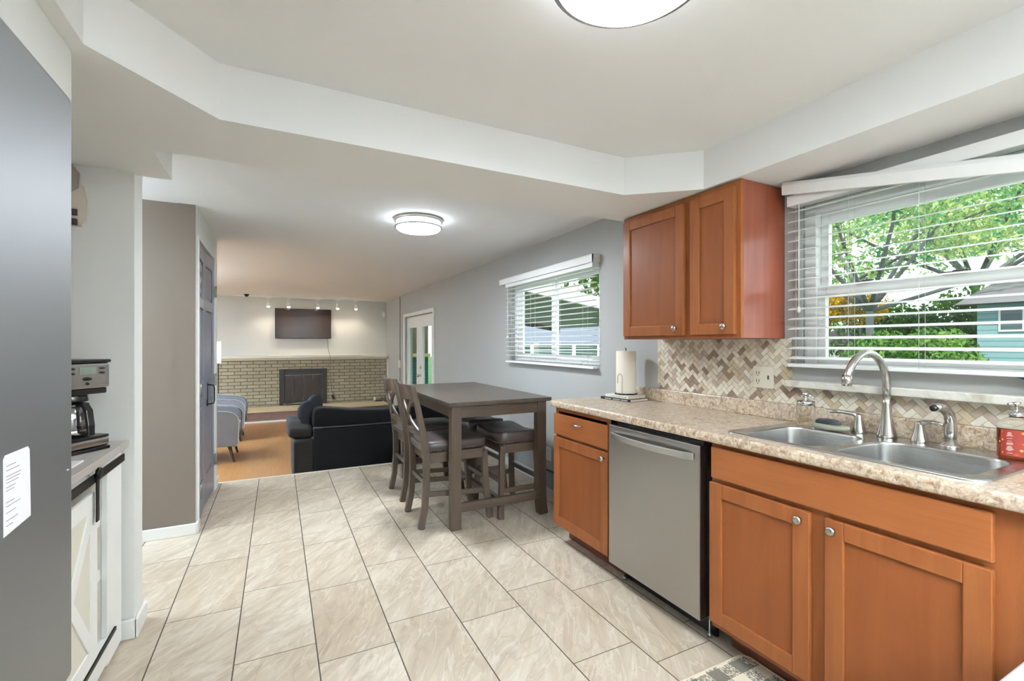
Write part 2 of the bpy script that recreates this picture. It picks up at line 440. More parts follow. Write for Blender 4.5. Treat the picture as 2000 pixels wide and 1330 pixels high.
class MB:
    def __init__(s):
        s.v = []; s.f = []; s.mi = []; s.sm = []
    def add(s, verts, faces, mi=0, smooth=False):
        b = len(s.v)
        s.v += [tuple(v) for v in verts]
        for f in faces:
            s.f.append([b + i for i in f]); s.mi.append(mi); s.sm.append(smooth)
        return s
    def box(s, x0, x1, y0, y1, z0, z1, mi=0, rot=None, piv=None):
        vs = [(x, y, z) for z in (z0, z1) for y in (y0, y1) for x in (x0, x1)]
        if rot is not None:
            pv = Vector(piv if piv else ((x0 + x1) / 2, (y0 + y1) / 2, (z0 + z1) / 2))
            vs = [tuple(rot @ (Vector(v) - pv) + pv) for v in vs]
        return s.add(vs, [(0, 2, 3, 1), (4, 5, 7, 6), (0, 1, 5, 4), (2, 6, 7, 3), (0, 4, 6, 2), (1, 3, 7, 5)], mi)
    def beam(s, a, b, w, h, mi=0, w2=None, h2=None, up=(0, 0, 1)):
        a = Vector(a); b = Vector(b); d = (b - a).normalized()
        u = Vector(up)
        if abs(d.dot(u)) > 0.98: u = Vector((1, 0, 0))
        sx = d.cross(u).normalized(); sy = sx.cross(d).normalized()
        vs = []
        for p, ww, hh in ((a, w, h), (b, w2 or w, h2 or h)):
            for (i, j) in ((-1, -1), (1, -1), (1, 1), (-1, 1)):
                vs.append(p + sx * i * ww / 2 + sy * j * hh / 2)
        return s.add(vs, [(3, 2, 1, 0), (4, 5, 6, 7), (0, 1, 5, 4), (1, 2, 6, 5), (2, 3, 7, 6), (3, 0, 4, 7)], mi)
    def chain(s, pts, w, h, up=(0, 1, 0), mi=0):
        """rectangular section swept along pts; w,h floats or lists; side axis given by up"""
        n = len(pts); pts = [Vector(p) for p in pts]
        W_ = w if isinstance(w, (list, tuple)) else [w] * n
        H_ = h if isinstance(h, (list, tuple)) else [h] * n
        vs = []
        for i, p in enumerate(pts):
            d = (pts[min(i + 1, n - 1)] - pts[max(i - 1, 0)]).normalized()
            sx = Vector(up).normalized(); sy = d.cross(sx).normalized()
            for (a, b) in ((-1, -1), (1, -1), (1, 1), (-1, 1)):
                vs.append(p + sx * a * W_[i] / 2 + sy * b * H_[i] / 2)
        fs = [(0, 1, 2, 3), tuple(4 * (n - 1) + q for q in (3, 2, 1, 0))]
        for i in range(n - 1):
            for q in range(4):
                r = (q + 1) % 4
                fs.append((4 * i + q, 4 * (i + 1) + q, 4 * (i + 1) + r, 4 * i + r))
        return s.add(vs, fs, mi)
    def lathe(s, prof, c=(0, 0, 0), n=24, axis='Z', mi=0, cap=True):
        vs = []; fs = []
        for (r, z) in prof:
            for i in range(n):
                a = 2 * PI * i / n
                if axis == 'Z': p = (c[0] + r * math.cos(a), c[1] + r * math.sin(a), c[2] + z)
                elif axis == 'X': p = (c[0] + z, c[1] + r * math.cos(a), c[2] + r * math.sin(a))
                else: p = (c[0] + r * math.sin(a), c[1] + z, c[2] + r * math.cos(a))
                vs.append(p)
        m = len(prof)
        for j in range(m - 1):
            for i in range(n):
                k = (i + 1) % n
                fs.append((j * n + i, j * n + k, (j + 1) * n + k, (j + 1) * n + i))
        if cap:
            fs.append(tuple(range(n))[::-1]); fs.append(tuple((m - 1) * n + i for i in range(n)))
        return s.add(vs, fs, mi, True)
    def tube(s, pts, r, n=10, mi=0, closed=False):
        pts = [Vector(p) for p in pts]; m = len(pts)
        R = r if isinstance(r, (list, tuple)) else [r] * m
        vs = []; fs = []
        prev = None
        for i, p in enumerate(pts):
            if closed: d = (pts[(i + 1) % m] - pts[i - 1]).normalized()
            else: d = (pts[min(i + 1, m - 1)] - pts[max(i - 1, 0)]).normalized()
            if prev is None:
                u = Vector((0, 0, 1)) if abs(d.z) < 0.9 else Vector((1, 0, 0))
                a = d.cross(u).normalized()
            else:
                a = (prev - d * prev.dot(d)).normalized()
            prev = a; b = d.cross(a)
            for k in range(n):
                t = 2 * PI * k / n
                vs.append(p + a * R[i] * math.cos(t) + b * R[i] * math.sin(t))
        for i in range(m if closed else m - 1):
            j = (i + 1) % m
            for k in range(n):
                q = (k + 1) % n
                fs.append((i * n + k, i * n + q, j * n + q, j * n + k))
        if not closed:
            fs.append(tuple(range(n))[::-1]); fs.append(tuple((m - 1) * n + k for k in range(n)))
        return s.add(vs, fs, mi, True)
    def prism(s, poly, a, b, axis='Z', mi=0, smooth=False):
        """2D polygon extruded from a to b; poly in (x,y) for Z, (y,z) for X, (x,z) for Y"""
        def P(p, t):
            return {'Z': (p[0], p[1], t), 'X': (t, p[0], p[1]), 'Y': (p[0], t, p[1])}[axis]
        n = len(poly)
        vs = [P(p, a) for p in poly] + [P(p, b) for p in poly]
        fs = [tuple(range(n))[::-1], tuple(range(n, 2 * n))]
        bi = len(s.v)
        s.add(vs, fs, mi, False)
        s.add([], [], mi)
        for i in range(n):
            j = (i + 1) % n
            s.f.append([bi + i, bi + j, bi + n + j, bi + n + i]); s.mi.append(mi); s.sm.append(smooth)
        return s
    def superq(s, c, size, e1=0.4, e2=0.4, nu=24, nv=16, fn=None, rot=None, mi=0):
        def sp(w, e): return math.copysign(abs(w) ** e, w)
        vs = []; fs = []
        for j in range(nv + 1):
            v = -PI / 2 + PI * j / nv
            for i in range(nu):
                u = 2 * PI * i / nu
                x = sp(math.cos(v), e1) * sp(math.cos(u), e2)
                y = sp(math.cos(v), e1) * sp(math.sin(u), e2)
                z = sp(math.sin(v), e1)
                p = Vector((x * size[0] / 2, y * size[1] / 2, z * size[2] / 2))
                if fn: p = Vector(fn(p))
                if rot is not None: p = rot @ p
                vs.append(p + Vector(c))
        for j in range(nv):
            for i in range(nu):
                k = (i + 1) % nu
                fs.append((j * nu + i, j * nu + k, (j + 1) * nu + k, (j + 1) * nu + i))
        return s.add(vs, fs, mi, True)
    def make(s, name, mats, parent=None, bevel=0, seg=2, local=False, smooth=None, subd=0):
        off = Vector((0, 0, 0)) if local else world_origin(parent)
        me = bpy.data.meshes.new(name)
        me.from_pydata([tuple(Vector(v) - off) for v in s.v], [], s.f)
        if not isinstance(mats, (list, tuple)): mats = [mats]
        for m in mats: me.materials.append(m)
        me.polygons.foreach_set('material_index', s.mi)
        me.polygons.foreach_set('use_smooth', s.sm if smooth is None else [smooth] * len(s.f))
        me.update()
        bm = bmesh.new(); bm.from_mesh(me)
        bmesh.ops.recalc_face_normals(bm, faces=bm.faces)
        bm.to_mesh(me); bm.free()
        o = bpy.data.objects.new(name, me)
        COL.objects.link(o)
        if parent: o.parent = parent
        if bevel:
            md = o.modifiers.new('bevel', 'BEVEL'); md.width = bevel; md.segments = seg
            md.limit_method = 'ANGLE'; md.angle_limit = math.radians(40)
            md.harden_normals = False
        if subd:
            md = o.modifiers.new('subd', 'SUBSURF'); md.levels = subd; md.render_levels = subd
        return o

def struct(name, mb, mat, **kw):
    o = mb.make(name, mat, **kw)
    if kw.get('parent') is None: o['kind'] = 'structure'
    return o

def dup(root, loc, rz=0, label=None, group=None):
    r = root.copy(); COL.objects.link(r)
    r.location = loc; r.rotation_euler = (0, 0, rz)
    if label: r['label'] = label
    if group: r['group'] = group
    for ch in list(root.children):
        c = ch.copy(); COL.objects.link(c); c.parent = r
        for g in list(ch.children):
            d = g.copy(); COL.objects.link(d); d.parent = c
    return r

RX = lambda a: Matrix.Rotation(a, 3, 'X')
RY = lambda a: Matrix.Rotation(a, 3, 'Y')
RZ = lambda a: Matrix.Rotation(a, 3, 'Z')

# ================================================================== room shell
ZL = -0.2          # the living room floor lies one step lower
ZC = 2.24          # ceiling
ZS = 2.05          # underside of the dropped border
XW = 2.2           # window wall

# floors
b = MB(); b.box(-3.2, XW + .15, -1.95, 5.06, -0.2, 0.0); struct('floor', b, M['tile'])
b = MB(); b.box(-4.3, XW + .15, 5.0601, 10.9, ZL - 0.1, ZL); struct('floor', b, M['laminate'])
b = MB(); b.box(-3.2, XW, 5.055, 5.082, -0.012, 0.003); struct('trim_1', b, M['cream'])

# ceiling plate and dropped border around the raised kitchen tray
b = MB(); b.box(-4.3, XW + .15, 2.2501, 10.9, ZC, ZC + .1); struct('ceiling', b, M['ceil_tex'])
b = MB(); b.box(-4.3, XW + .15, -1.95, 2.25, ZC, ZC + .1); struct('ceiling', b, M['ceil'])
I = [(-.437, -1.2), (-.437, 1.53), (-.175, 1.838), (1.572, 1.845), (1.86, 1.60), (1.86, -1.2)]
O = [(-1.1, -1.95), (-1.1, 2.25), (XW, 2.25), (XW, -1.95)]
b = MB()
lo = [(x, y, ZS) for x, y in I] + [(x, y, ZS) for x, y in O]
b.add(lo, [(6, 0, 1, 7), (7, 1, 2), (7, 2, 3, 8), (8, 3, 4), (8, 4, 5, 9), (9, 5, 0, 6)])
for i in range(6):
    p, q = I[i], I[(i + 1) % 6]
    b.add([(p[0], p[1], ZS), (q[0], q[1], ZS), (q[0], q[1], ZC), (p[0], p[1], ZC)], [(0, 1, 2, 3)])
b.add([(-1.1, 2.25, ZS), (XW, 2.25, ZS), (XW, 2.25, ZC), (-1.1, 2.25, ZC)], [(0, 1, 2, 3)])
struct('ceiling', b, M['ceil'])
b = MB(); b.box(-1.1, -.435, 2.2501, 2.62, ZS, ZC); b.box(-1.1, -.565, 2.62, 2.72, ZS, ZC)
struct('ceiling', b, M['ceil'])

# right wall with its openings: (y0,y1,z0,z1)
def wall_x(name, x0, x1, y0, y1, z0, z1, holes, mat):
    b = MB()
    ys = sorted({y0, y1} | {h[0] for h in holes} | {h[1] for h in holes})
    for a, c in zip(ys[:-1], ys[1:]):
        hs = sorted([h for h in holes if h[0] <= a + 1e-6 and h[1] >= c - 1e-6], key=lambda h: h[2])
        z = z0
        for h in hs:
            if h[2] > z: b.box(x0, x1, a, c, z, h[2])
            z = h[3]
        if z < z1: b.box(x0, x1, a, c, z, z1)
    return struct(name, b, mat)
W1 = (2.86, 4.37, 1.12, 1.93)
W2 = (0.06, 1.345, 1.185, 1.95)
FD = (7.10, 8.93, ZL, 1.80)
wall_x('wall_right', XW, XW + .15, -1.95, 10.9, ZL - .1, ZC, [W1, W2, FD], M['wall'])
# far wall, left side walls, walls behind
b = MB(); b.box(-4.3, XW, 10.7, 10.9, ZL, ZC); struct('wall_back', b, M['wall_light'])
b = MB(); b.box(-4.3, -4.15, 5.06, 10.7, ZL, ZC); struct('wall_left', b, M['wall_light'])
b = MB(); b.box(-4.15, -.62, 5.0605, 5.11, ZL, ZC); struct('wall_left', b, M['wall_light'])
wall_x('wall_left', -.60, -.50, 3.80, 5.05, 0, ZC, [(3.895, 4.83, 0, 2.045)], M['wall_pale'])
b = MB(); b.box(-3.1, -.601, 3.80, 3.90, 0, ZC); struct('wall_left', b, M['brown_wall'])
b = MB(); b.box(-.6009, -.4995, 3.792, 3.801, 0, ZC); struct('wall_left', b, M['brown_wall'])
b = MB(); b.box(-3.2, -3.1, 2.6, 5.06, 0, ZC); struct('wall_left', b, M['wall_light'])
b = MB(); b.box(-3.1, -.565, 2.58, 2.715, 0, ZS); b.box(-3.1, -1.1, 2.58, 2.715, ZS, ZC); struct('wall_left', b, M['wall_pale'])
b = MB(); b.box(-1.25, -1.1, -1.95, 2.58, 0, ZC); struct('wall_left', b, M['wall_light'])
b = MB(); b.box(-1.1, XW, -2.05, -1.95, 0, ZC); struct('wall_front', b, M['wall_light'])
# closed box over the refrigerator
b = MB(); b.box(-1.1, -.475, .2, 1.58, 1.86, ZS); struct('trim_2', b, M['wall_pale'])
# baseboards
def baseboard(name, pts, h=0.075, t=0.014, z0=0, mat=None):
    b = MB()
    for (p, q) in zip(pts[:-1], pts[1:]):
        x0, x1 = sorted((p[0], q[0])); y0, y1 = sorted((p[1], q[1]))
        b.box(x0 - (t if x0 == x1 else 0), x1 + (0 if x0 != x1 else 0), y0 - (t if y0 == y1 else 0), y1, z0, z0 + h)
    return struct(name, b, mat or M['trim'], bevel=.005)
b = MB(); b.box(-3.1, -.487, 3.776, 3.791, 0, .075); b.box(-.499, -.484, 3.776, 3.885, 0, .075); struct('baseboard_left', b, M['trim'], bevel=.005)
b = MB(); b.box(-1.1, -.551, 2.564, 2.579, 0, .085); b.box(-.564, -.549, 2.564, 2.73, 0, .085); struct('baseboard_left', b, M['trim'], bevel=.005)
b = MB(); b.box(-.499, -.486, 4.86, 5.05, 0, .075); struct('baseboard_left', b, M['trim'], bevel=.004)
b = MB(); b.box(XW - .014, XW - .0005, 3.68, 5.05, 0, .085); struct('baseboard_right', b, M['trim'], bevel=.004)
b = MB(); b.box(XW - .03, XW - .0005, 2.66, 3.68, 0, .15); b.box(XW - .036, XW - .0005, 2.66, 3.68, .135, .15); struct('baseboard_right', b, plain('grey_heater_board', (122, 128, 136), .4), bevel=.003)
b = MB(); b.box(XW - .014, XW - .0005, 5.1, 7.02, ZL, ZL + .08); struct('baseboard_right', b, M['trim'], bevel=.004)
# casing of the closet door
b = MB(); b.box(-.4995, -.488, 3.84, 3.893, 0, 2.047); b.box(-.4995, -.488, 4.832, 4.88, 0, 2.047); struct('trim_3', b, M['trim'], bevel=.003)
# white corner strip beside the fireplace, cable strip on the right wall
b = MB(); b.box(XW - .02, XW - .0005, 10.44, 10.55, .035, .96); struct('trim_4', b, M['trim'])

# ================================================================== windows
def window(name, hole, kind):
    y0, y1, z0, z1 = hole
    b = MB(); xa, xb = 2.245, 2.32
    if kind == 'slider':
        b.box(xa, xb, y1 - .05, y1, z0, z1); b.box(xa, xb, y0, y0 + .05, z0, z1)
        b.box(xa, xb, y0 + .05, y1 - .05, z0, z0 + .035); b.box(xa, xb, y0 + .05, y1 - .05, z1 - .035, z1)
        fr = struct(name, b, M['vinyl'], bevel=.004)
        for (a, c, x) in ((3.60, y1 - .05, 2.275), (y0 + .05, 3.655, 2.29)):
            s_ = MB()
            for q in ((a, a + .062), (c - .095 if c > 4 else c - .062, c)):
                s_.box(x - .012, x + .012, q[0], q[1], z0 + .035, z1 - .035)
            c2 = c - (.095 if c > 4 else .062)
            s_.box(x - .012, x + .012, a + .062, c2, z0 + .035, z0 + .075); s_.box(x - .012, x + .012, a + .062, c2, z1 - .075, z1 - .035)
            so = s_.make('sash', M['vinyl'], fr, bevel=.003)
            p = MB(); p.box(x - .002, x + .002, a + .05, c - .05, z0 + .07, z1 - .07); p.make('pane', M['pane'], so)
    else:
        b.box(xa, xb, y1 - .055, y1, z0, z1); b.box(xa, xb, y0, y0 + .055, z0, z1)
        b.box(xa, xb, y0 + .055, y1 - .055, z0, z0 + .02); b.box(xa, xb, y0 + .055, y1 - .055, z1 - .045, z1)
        fr = struct(name, b, M['vinyl'], bevel=.004)
        for (za, zb, x) in ((z0 + .02, 1.556, 2.272), (1.515, z1 - .045, 2.297)):
            s_ = MB()
            s_.box(x - .014, x + .014, y1 - .055 - .034, y1 - .055, za, zb); s_.box(x - .014, x + .014, y0 + .055, y0 + .09, za, zb)
            s_.box(x - .014, x + .014, y0 + .09, y1 - .089, za, za + (.022 if za < 1.4 else .03)); s_.box(x - .014, x + .014, y0 + .09, y1 - .089, zb - .048, zb)
            so = s_.make('sash', M['vinyl'], fr, bevel=.003)
            p = MB(); p.box(x - .002, x + .002, y0 + .08, y1 - .08, za + .02, zb - .03); p.make('pane', M['pane'], so)
        for yy in (.80, 1.10):
            l_ = MB(); l_.box(2.245, 2.27, yy - .03, yy + .03, 1.556, 1.566); l_.box(2.24, 2.25, yy - .045, yy, 1.563, 1.569)
            l_.make('sash_lock', plain('lock_metal', (110, 108, 104), .4, .7), fr, bevel=.002)
    return fr
window('window_1', W1, 'slider')
window('window_2', W2, 'hung')

def blind(label, yA, yB, zbot, ztop, x=2.165, tilt=0.19, valance=None, wand_y=None, cords=(), dy=.0455, hr=0.05):
    t = thing('window_blind', label, 'blind', (x, (yA + yB) / 2, zbot))
    b = MB(); b.box(x - .028, x + .03, yA, yB, ztop - hr, ztop); b.make('headrail', M['slat'], t, bevel=.003)
    b = MB(); z = ztop - hr - .022; w = .05
    while z > zbot + .03:
        c, s_ = math.cos(tilt), math.sin(tilt)
        pts = []
        for k in range(5):
            u = (k / 4 - .5); dz = .0022 * (1 - (2 * u) ** 2)
            pts.append((x + u * w * c, z + u * w * s_ + dz))
        poly = pts + [(p[0], p[1] - .0022) for p in pts[::-1]]
        b.prism(poly, yA + .004, yB - .004, 'Y')
        z -= dy
    b.make('slats', M['slat'], t)
    b = MB(); b.box(x - .024, x + .024, yA, yB, zbot, zbot + .016); b.make('bottom_rail', M['slat'], t, bevel=.003)
    for yy in cords:
        c = MB()
        for dx in (-.024, .024):
            c.tube([(x + dx, yy, ztop - hr), (x + dx, yy, zbot + .01)], .0009, 6)
        c.make('ladder_cord', M['cord'], t)
    if wand_y:
        c = MB(); c.tube([(x - .036, wand_y, ztop - hr), (x - .037, wand_y, zbot + .28)], .003, 8)
        c.lathe([(.002, 0), (.008, .006), (.008, .02), (.002, .03)], (x - .037, wand_y, zbot + .25), 10)
        c.make('wand', M['cord'], t)
    if valance:
        v = MB(); y0, y1, z0, z1 = valance
        prof = [(x - .045, z0), (x - .034, z0), (x - .034, z1 - .01), (x - .028, z1), (x - .04, z1), (x - .047, z1 - .012)]
        v.prism(prof, y0, y1, 'Y')
        v.box(x - .045, XW - .001, y0, y0 + .008, z0, z1); v.box(x - .045, XW - .001, y1 - .008, y1, z0, z1)
        v.make('valance', M['slat'], t)
    return t
blind('white slatted blind over the smaller window above the dining table', 2.87, 4.385, 1.10, 1.93, cords=(3.0, 3.4, 3.84, 4.25), wand_y=4.31, tilt=-.03, valance=(2.852, 4.49, 1.915, 1.976))
bl = blind('wide white slatted blind over the window above the sink', .02, 1.362, 1.186, 1.985, cords=(.25, .55, .86, 1.10, 1.32), wand_y=1.30)
# the loose valance board that has slipped and hangs slanting in front of the big blind
L = 1.36; ang = math.atan2(.148, .78)
t0 = Vector((2.118, 1.372, 2.022))
b = MB()
prof = [(-.004, -.030), (.008, -.030), (.009, .018), (.016, .030), (.004, .030), (-.006, .014)]
pts = [(-L, 0), (0, 0)]
vs = []
for yy in (-L, 0.0):
    for (px, pz) in prof:
        vs.append(t0 + Vector((px, yy, pz + yy * math.tan(ang))))
n = len(prof)
b.add(vs, [tuple(range(n))[::-1], tuple(range(n, 2 * n))] + [(i, (i + 1) % n, n + (i + 1) % n, n + i) for i in range(n)])
o = b.make('valance_board', M['slat'], bevel=.002)
set_props(o, 'loose white valance board hanging slanted across the top of the blind above the sink', 'valance')

# marble sill under the big window
b = MB(); b.box(2.135, 2.1995, -.30, 1.372, 1.092, 1.124)
set_props(b.make('window_sill', M['marble'], bevel=.004), 'long cream marble ledge under the window above the sink', 'window sill')

# ================================================================== french doors to the patio
b = MB()
b.box(XW - .02, XW - .0005, FD[0] - .07, FD[0], ZL, FD[3] + .06); b.box(XW - .02, XW - .0005, FD[1], FD[1] + .07, ZL, FD[3] + .06)
b.box(XW - .02, XW - .0005, FD[0], FD[1], FD[3], FD[3] + .06)
struct('trim_5', b, M['trim'], bevel=.004)
dm = (FD[0] + FD[1]) / 2
for nm, (a, c), kn in (('door_1', (dm + .004, FD[1] - .01), False), ('door_2', (FD[0] + .01, dm - .004), True)):
    b = MB(); x0, x1 = 2.235, 2.275
    z0, z1 = ZL + .01, FD[3] - .01
    b.box(x0, x1, a, a + .17, z0, z1); b.box(x0, x1, c - .17, c, z0, z1)
    b.box(x0, x1, a + .17, c - .17, z1 - .2, z1); b.box(x0, x1, a + .17, c - .17, z0, z0 + .25)
    d = struct(nm, b, M['trim'], bevel=.004)
    p = MB(); p.box(2.252, 2.256, a + .16, c - .16, z0 + .24, z1 - .19); p.make('pane', M['pane_dark'], d)
    p = MB()
    for (ya, yb, za, zb) in ((a + .15, a + .175, z0 + .23, z1 - .18), (c - .175, c - .15, z0 + .23, z1 - .18), (a + .17, c - .17, z1 - .205, z1 - .18), (a + .17, c - .17, z0 + .23, z0 + .255)):
        p.box(2.226, 2.236, ya, yb, za, zb)
    p.make('glass_bead', M['trim'], d)
    if kn:
        k = MB(); k.lathe([(.028, 0), (.028, .006), (.01, .012), (.01, .03), (.026, .04), (.028, .055), (.018, .066)], (x0, c - .06, .735), 16, 'X')
        for i in range(len(k.v)): k.v[i] = (2 * x0 - k.v[i][0], k.v[i][1], k.v[i][2])
        k.lathe([(.026, -.012), (.026, 0)], (x0, c - .06, .88), 16, 'X')
        k.make('door_knob', M['nickel'], d)
    else:
        for zz in (1.45, .65):
            k = MB(); k.box(x0 - .012, x0, c - .004, c + .012, zz - .05, zz + .05); k.make('hinge', M['hinge'], d)
# cable strip with small box on the wall between doors and corner
b = MB(); b.tube([(XW - .006, 9.32, 2.238), (XW - .006, 9.32, ZL + .1)], .006, 6)
t = thing('wall_cable', 'thin dark cable running down the light wall beside the glazed patio doors', 'cable', (XW - .006, 9.32, ZL))
b.make('cable', plain('grey_cable', (92, 84, 78), .6), t)
b = MB(); b.box(XW - .03, XW - .0005, 9.27, 9.36, .81, .96); b.make('junction_box', M['cream'], t, bevel=.004)

# ================================================================== bifold closet door
t = thing('door_3', None, None, (-.5, 4.36, 0)); t['kind'] = 'structure'
def leaf(p, q):
    p = Vector((p[0], p[1], 0)); q = Vector((q[0], q[1], 0)); d = (q - p); Lf = d.length; d.normalize()
    nrm = Vector((d.y, -d.x, 0))   # towards the room (+X)
    def bx(b, u0, u1, z0, z1, t0_, t1_):
        vs = [p + d * u + nrm * tt + Vector((0, 0, z)) for z in (z0, z1) for tt in (t0_, t1_) for u in (u0, u1)]
        b.add(vs, [(0, 2, 3, 1), (4, 5, 7, 6), (0, 1, 5, 4), (2, 6, 7, 3), (0, 4, 6, 2), (1, 3, 7, 5)])
    b = MB(); m = .075
    rows = [(.0 + .24, .84), (.98, 1.56), (1.64, 1.92)]
    bx(b, 0, m, .012, 2.03, -.015, .015); bx(b, Lf - m, Lf, .012, 2.03, -.015, .015)
    z = .012
    for (a, c) in rows + [(2.03, 2.03)]:
        bx(b, m, Lf - m, z, a, -.015, .015); z = c
    lf = b.make('door_leaf', M['door_grey'], t, bevel=.002)
    b = MB()
    for (a, c) in rows:
        bx(b, m, Lf - m, a, c, -.012, .003)
        bx(b, m + .03, Lf - m - .03, a + .03, c - .03, .003, .010)
    b.make('door_panel', M['door_grey'], lf, bevel=.004)
    return lf
leaf((-.515, 3.915), (-.532, 4.362)); lf2 = leaf((-.532, 4.368), (-.515, 4.815))
b = MB()
hy = 4.50; hx = -.513
b.tube([(hx, hy, .80), (hx + .045, hy, .805), (hx + .05, hy, .83), (hx + .05, hy, .93), (hx + .045, hy, .955), (hx, hy, .96)], .005, 8)
b.box(hx - .002, hx + .004, hy - .012, hy + .012, .785, .975)
b.make('door_handle', M['black'], lf2)
for (y, zz) in ((3.905, 1.74), (3.905, .97), (3.905, .25), (4.825, 1.75), (4.825, .98), (4.825, .28)):
    b = MB(); b.box(-.497, -.484, y - .012, y + .012, zz - .045, zz + .045); b.lathe([(.006, -.05), (.006, .05)], (-.484, y, zz), 8)
    b.make('hinge', M['hinge'], t)

# ================================================================== ceiling lamps
def ceiling_lamp(label, c, r, mat, power):
    t = thing('ceiling_light', label, 'ceiling light', (c[0], c[1], ZC))
    b = MB(); b.lathe([(r * 1.02, -.028), (r * 1.05, -.024), (r * 1.05, 0)], (c[0], c[1], ZC), 48); b.make('base_ring', M['handle_steel'], t)
    b = MB(); b.lathe([(r * .55, -.094), (r * .86, -.088), (r * .955, -.075), (r * .965, -.028)], (c[0], c[1], ZC), 48); b.make('diffuser', mat, t)
    b = MB(); b.lathe([(r * .965, -.070), (r * 1.03, -.070), (r * 1.03, -.060), (r * .965, -.060), (r * .965, -.070)], (c[0], c[1], ZC), 48, cap=False); b.make('trim_ring', M['handle_steel'], t)
    for a in (0.4, 2.5, 4.6):
        b = MB(); b.tube([(c[0] + r * 1.0 * math.cos(a), c[1] + r * math.sin(a), ZC - .065), (c[0] + r * math.cos(a), c[1] + r * math.sin(a), ZC - .028)], .003, 6)
        b.make('post', M['handle_steel'], t)
    ld = bpy.data.lights.new('flush_lamp_glow', 'AREA'); ld.shape = 'DISK'; ld.size = r * 1.5; ld.energy = power; ld.color = (.87, .945, 1)
    lo_ = bpy.data.objects.new('flush_lamp_glow', ld); COL.objects.link(lo_); lo_.location = (c[0], c[1], ZC - .097)
    return t
ceiling_lamp('large round glowing flush ceiling light over the kitchen floor', (.745, .85), .188, M['diff_k'], LAMP_KITCHEN)
ceiling_lamp('small round flush ceiling light with metal ring over the dining area', (.955, 3.46), .172, M['diff_n'], LAMP_NOOK)

# added fill lamps, unseen, put in to brighten the ceilings (kitchen end behind the camera, living room left side, hall)
def fill_uplighter(label, x, y, z, power, col=(.74, .885, 1), H=1.62):
    t = thing('added_fill_lamp', label, 'lamp', (x, y, z))
    b = MB(); b.lathe([(.14, 0), (.14, .015), (.015, .03), (.012, H)], (x, y, z), 24); b.make('stand', M['handle_steel'], t)
    b = MB(); b.lathe([(.02, H - .02), (.10, H + .02), (.16, H + .10), (.15, H + .10), (.09, H + .03), (.02, H)], (x, y, z), 28, cap=False); b.make('lamp_shade', M['white_plastic'], t)
    ld = bpy.data.lights.new('added_fill_glow', 'SPOT'); ld.energy = power; ld.color = col; ld.spot_size = 2.75; ld.spot_blend = 1.0; ld.shadow_soft_size = .11
    lo_ = bpy.data.objects.new('added_fill_glow', ld); COL.objects.link(lo_); lo_.location = (x, y, z + H + .12); lo_.rotation_euler = (PI, 0, 0)
fill_uplighter('added unseen fill lamp with steel bowl in the kitchen end behind the camera', .8, -1.3, 0, FILL_W * 2.2, (.81, .915, .99))
fill_uplighter('added unseen fill lamp with steel bowl in the hidden left part of the living room', -2.9, 7.0, ZL, FILL_W * 2.9, (.70, .86, 1))
fill_uplighter('added unseen fill lamp with steel bowl in the hall left of the closet', -2.0, 3.25, 0, FILL_W * .4)

# ================================================================== upper cabinet
def shaker(b_frame, b_panel, x, y0, y1, z0, z1, st=.058, t=.02):
    """door facing -X; its face at x, back at x+t"""
    b_frame.box(x, x + t, y0, y0 + st, z0, z1); b_frame.box(x, x + t, y1 - st, y1, z0, z1)
    b_frame.box(x, x + t, y0 + st, y1 - st, z0, z0 + st); b_frame.box(x, x + t, y0 + st, y1 - st, z1 - st, z1)
    b_panel.box(x + .009, x + t - .002, y0 + st - .004, y1 - st + .004, z0 + st - .004, z1 - st + .004)

def knob(parent, x, y, z):
    b = MB(); b.lathe([(.006, 0), (.006, -.010), (.014, -.015), (.016, -.021), (.013, -.026), (.006, -.028)], (x, y, z), 16, 'X')
    b.make('knob', M['nickel'], parent)

t = thing('upper_cabinet', 'reddish brown two-door wall cabinet hanging left of the sink window', 'cabinet', (2.04, 1.81, 1.32))
b = MB(); b.box(1.90, 2.1995, 1.411, 2.205, 1.32, 2.047); b.make('body', M['maple_side'], t, bevel=.0015)
b = MB()
b.box(1.88, 1.90, 1.411, 1.45, 1.32, 2.047); b.box(1.88, 1.90, 2.165, 2.205, 1.32, 2.047); b.box(1.88, 1.90, 1.68, 1.73, 1.32, 2.047)
b.box(1.8806, 1.8994, 1.45, 2.165, 1.3205, 1.36); b.box(1.8806, 1.8994, 1.45, 2.165, 2.0, 2.0465)
b.make('face_frame', M['maple'], t)
for (a, c, ky) in ((1.728, 2.192, 1.775), (1.432, 1.686, 1.478)):
    bf, bp = MB(), MB(); shaker(bf, bp, 1.86, a, c, 1.338, 2.018, .055)
    d = bf.make('door', M['maple'], t, bevel=.0025); bp.make('panel', M['maple_panel'], d)
    knob(d, 1.86, ky, 1.375)
# the pronounced dark skin on the cabinet's right side follows the body

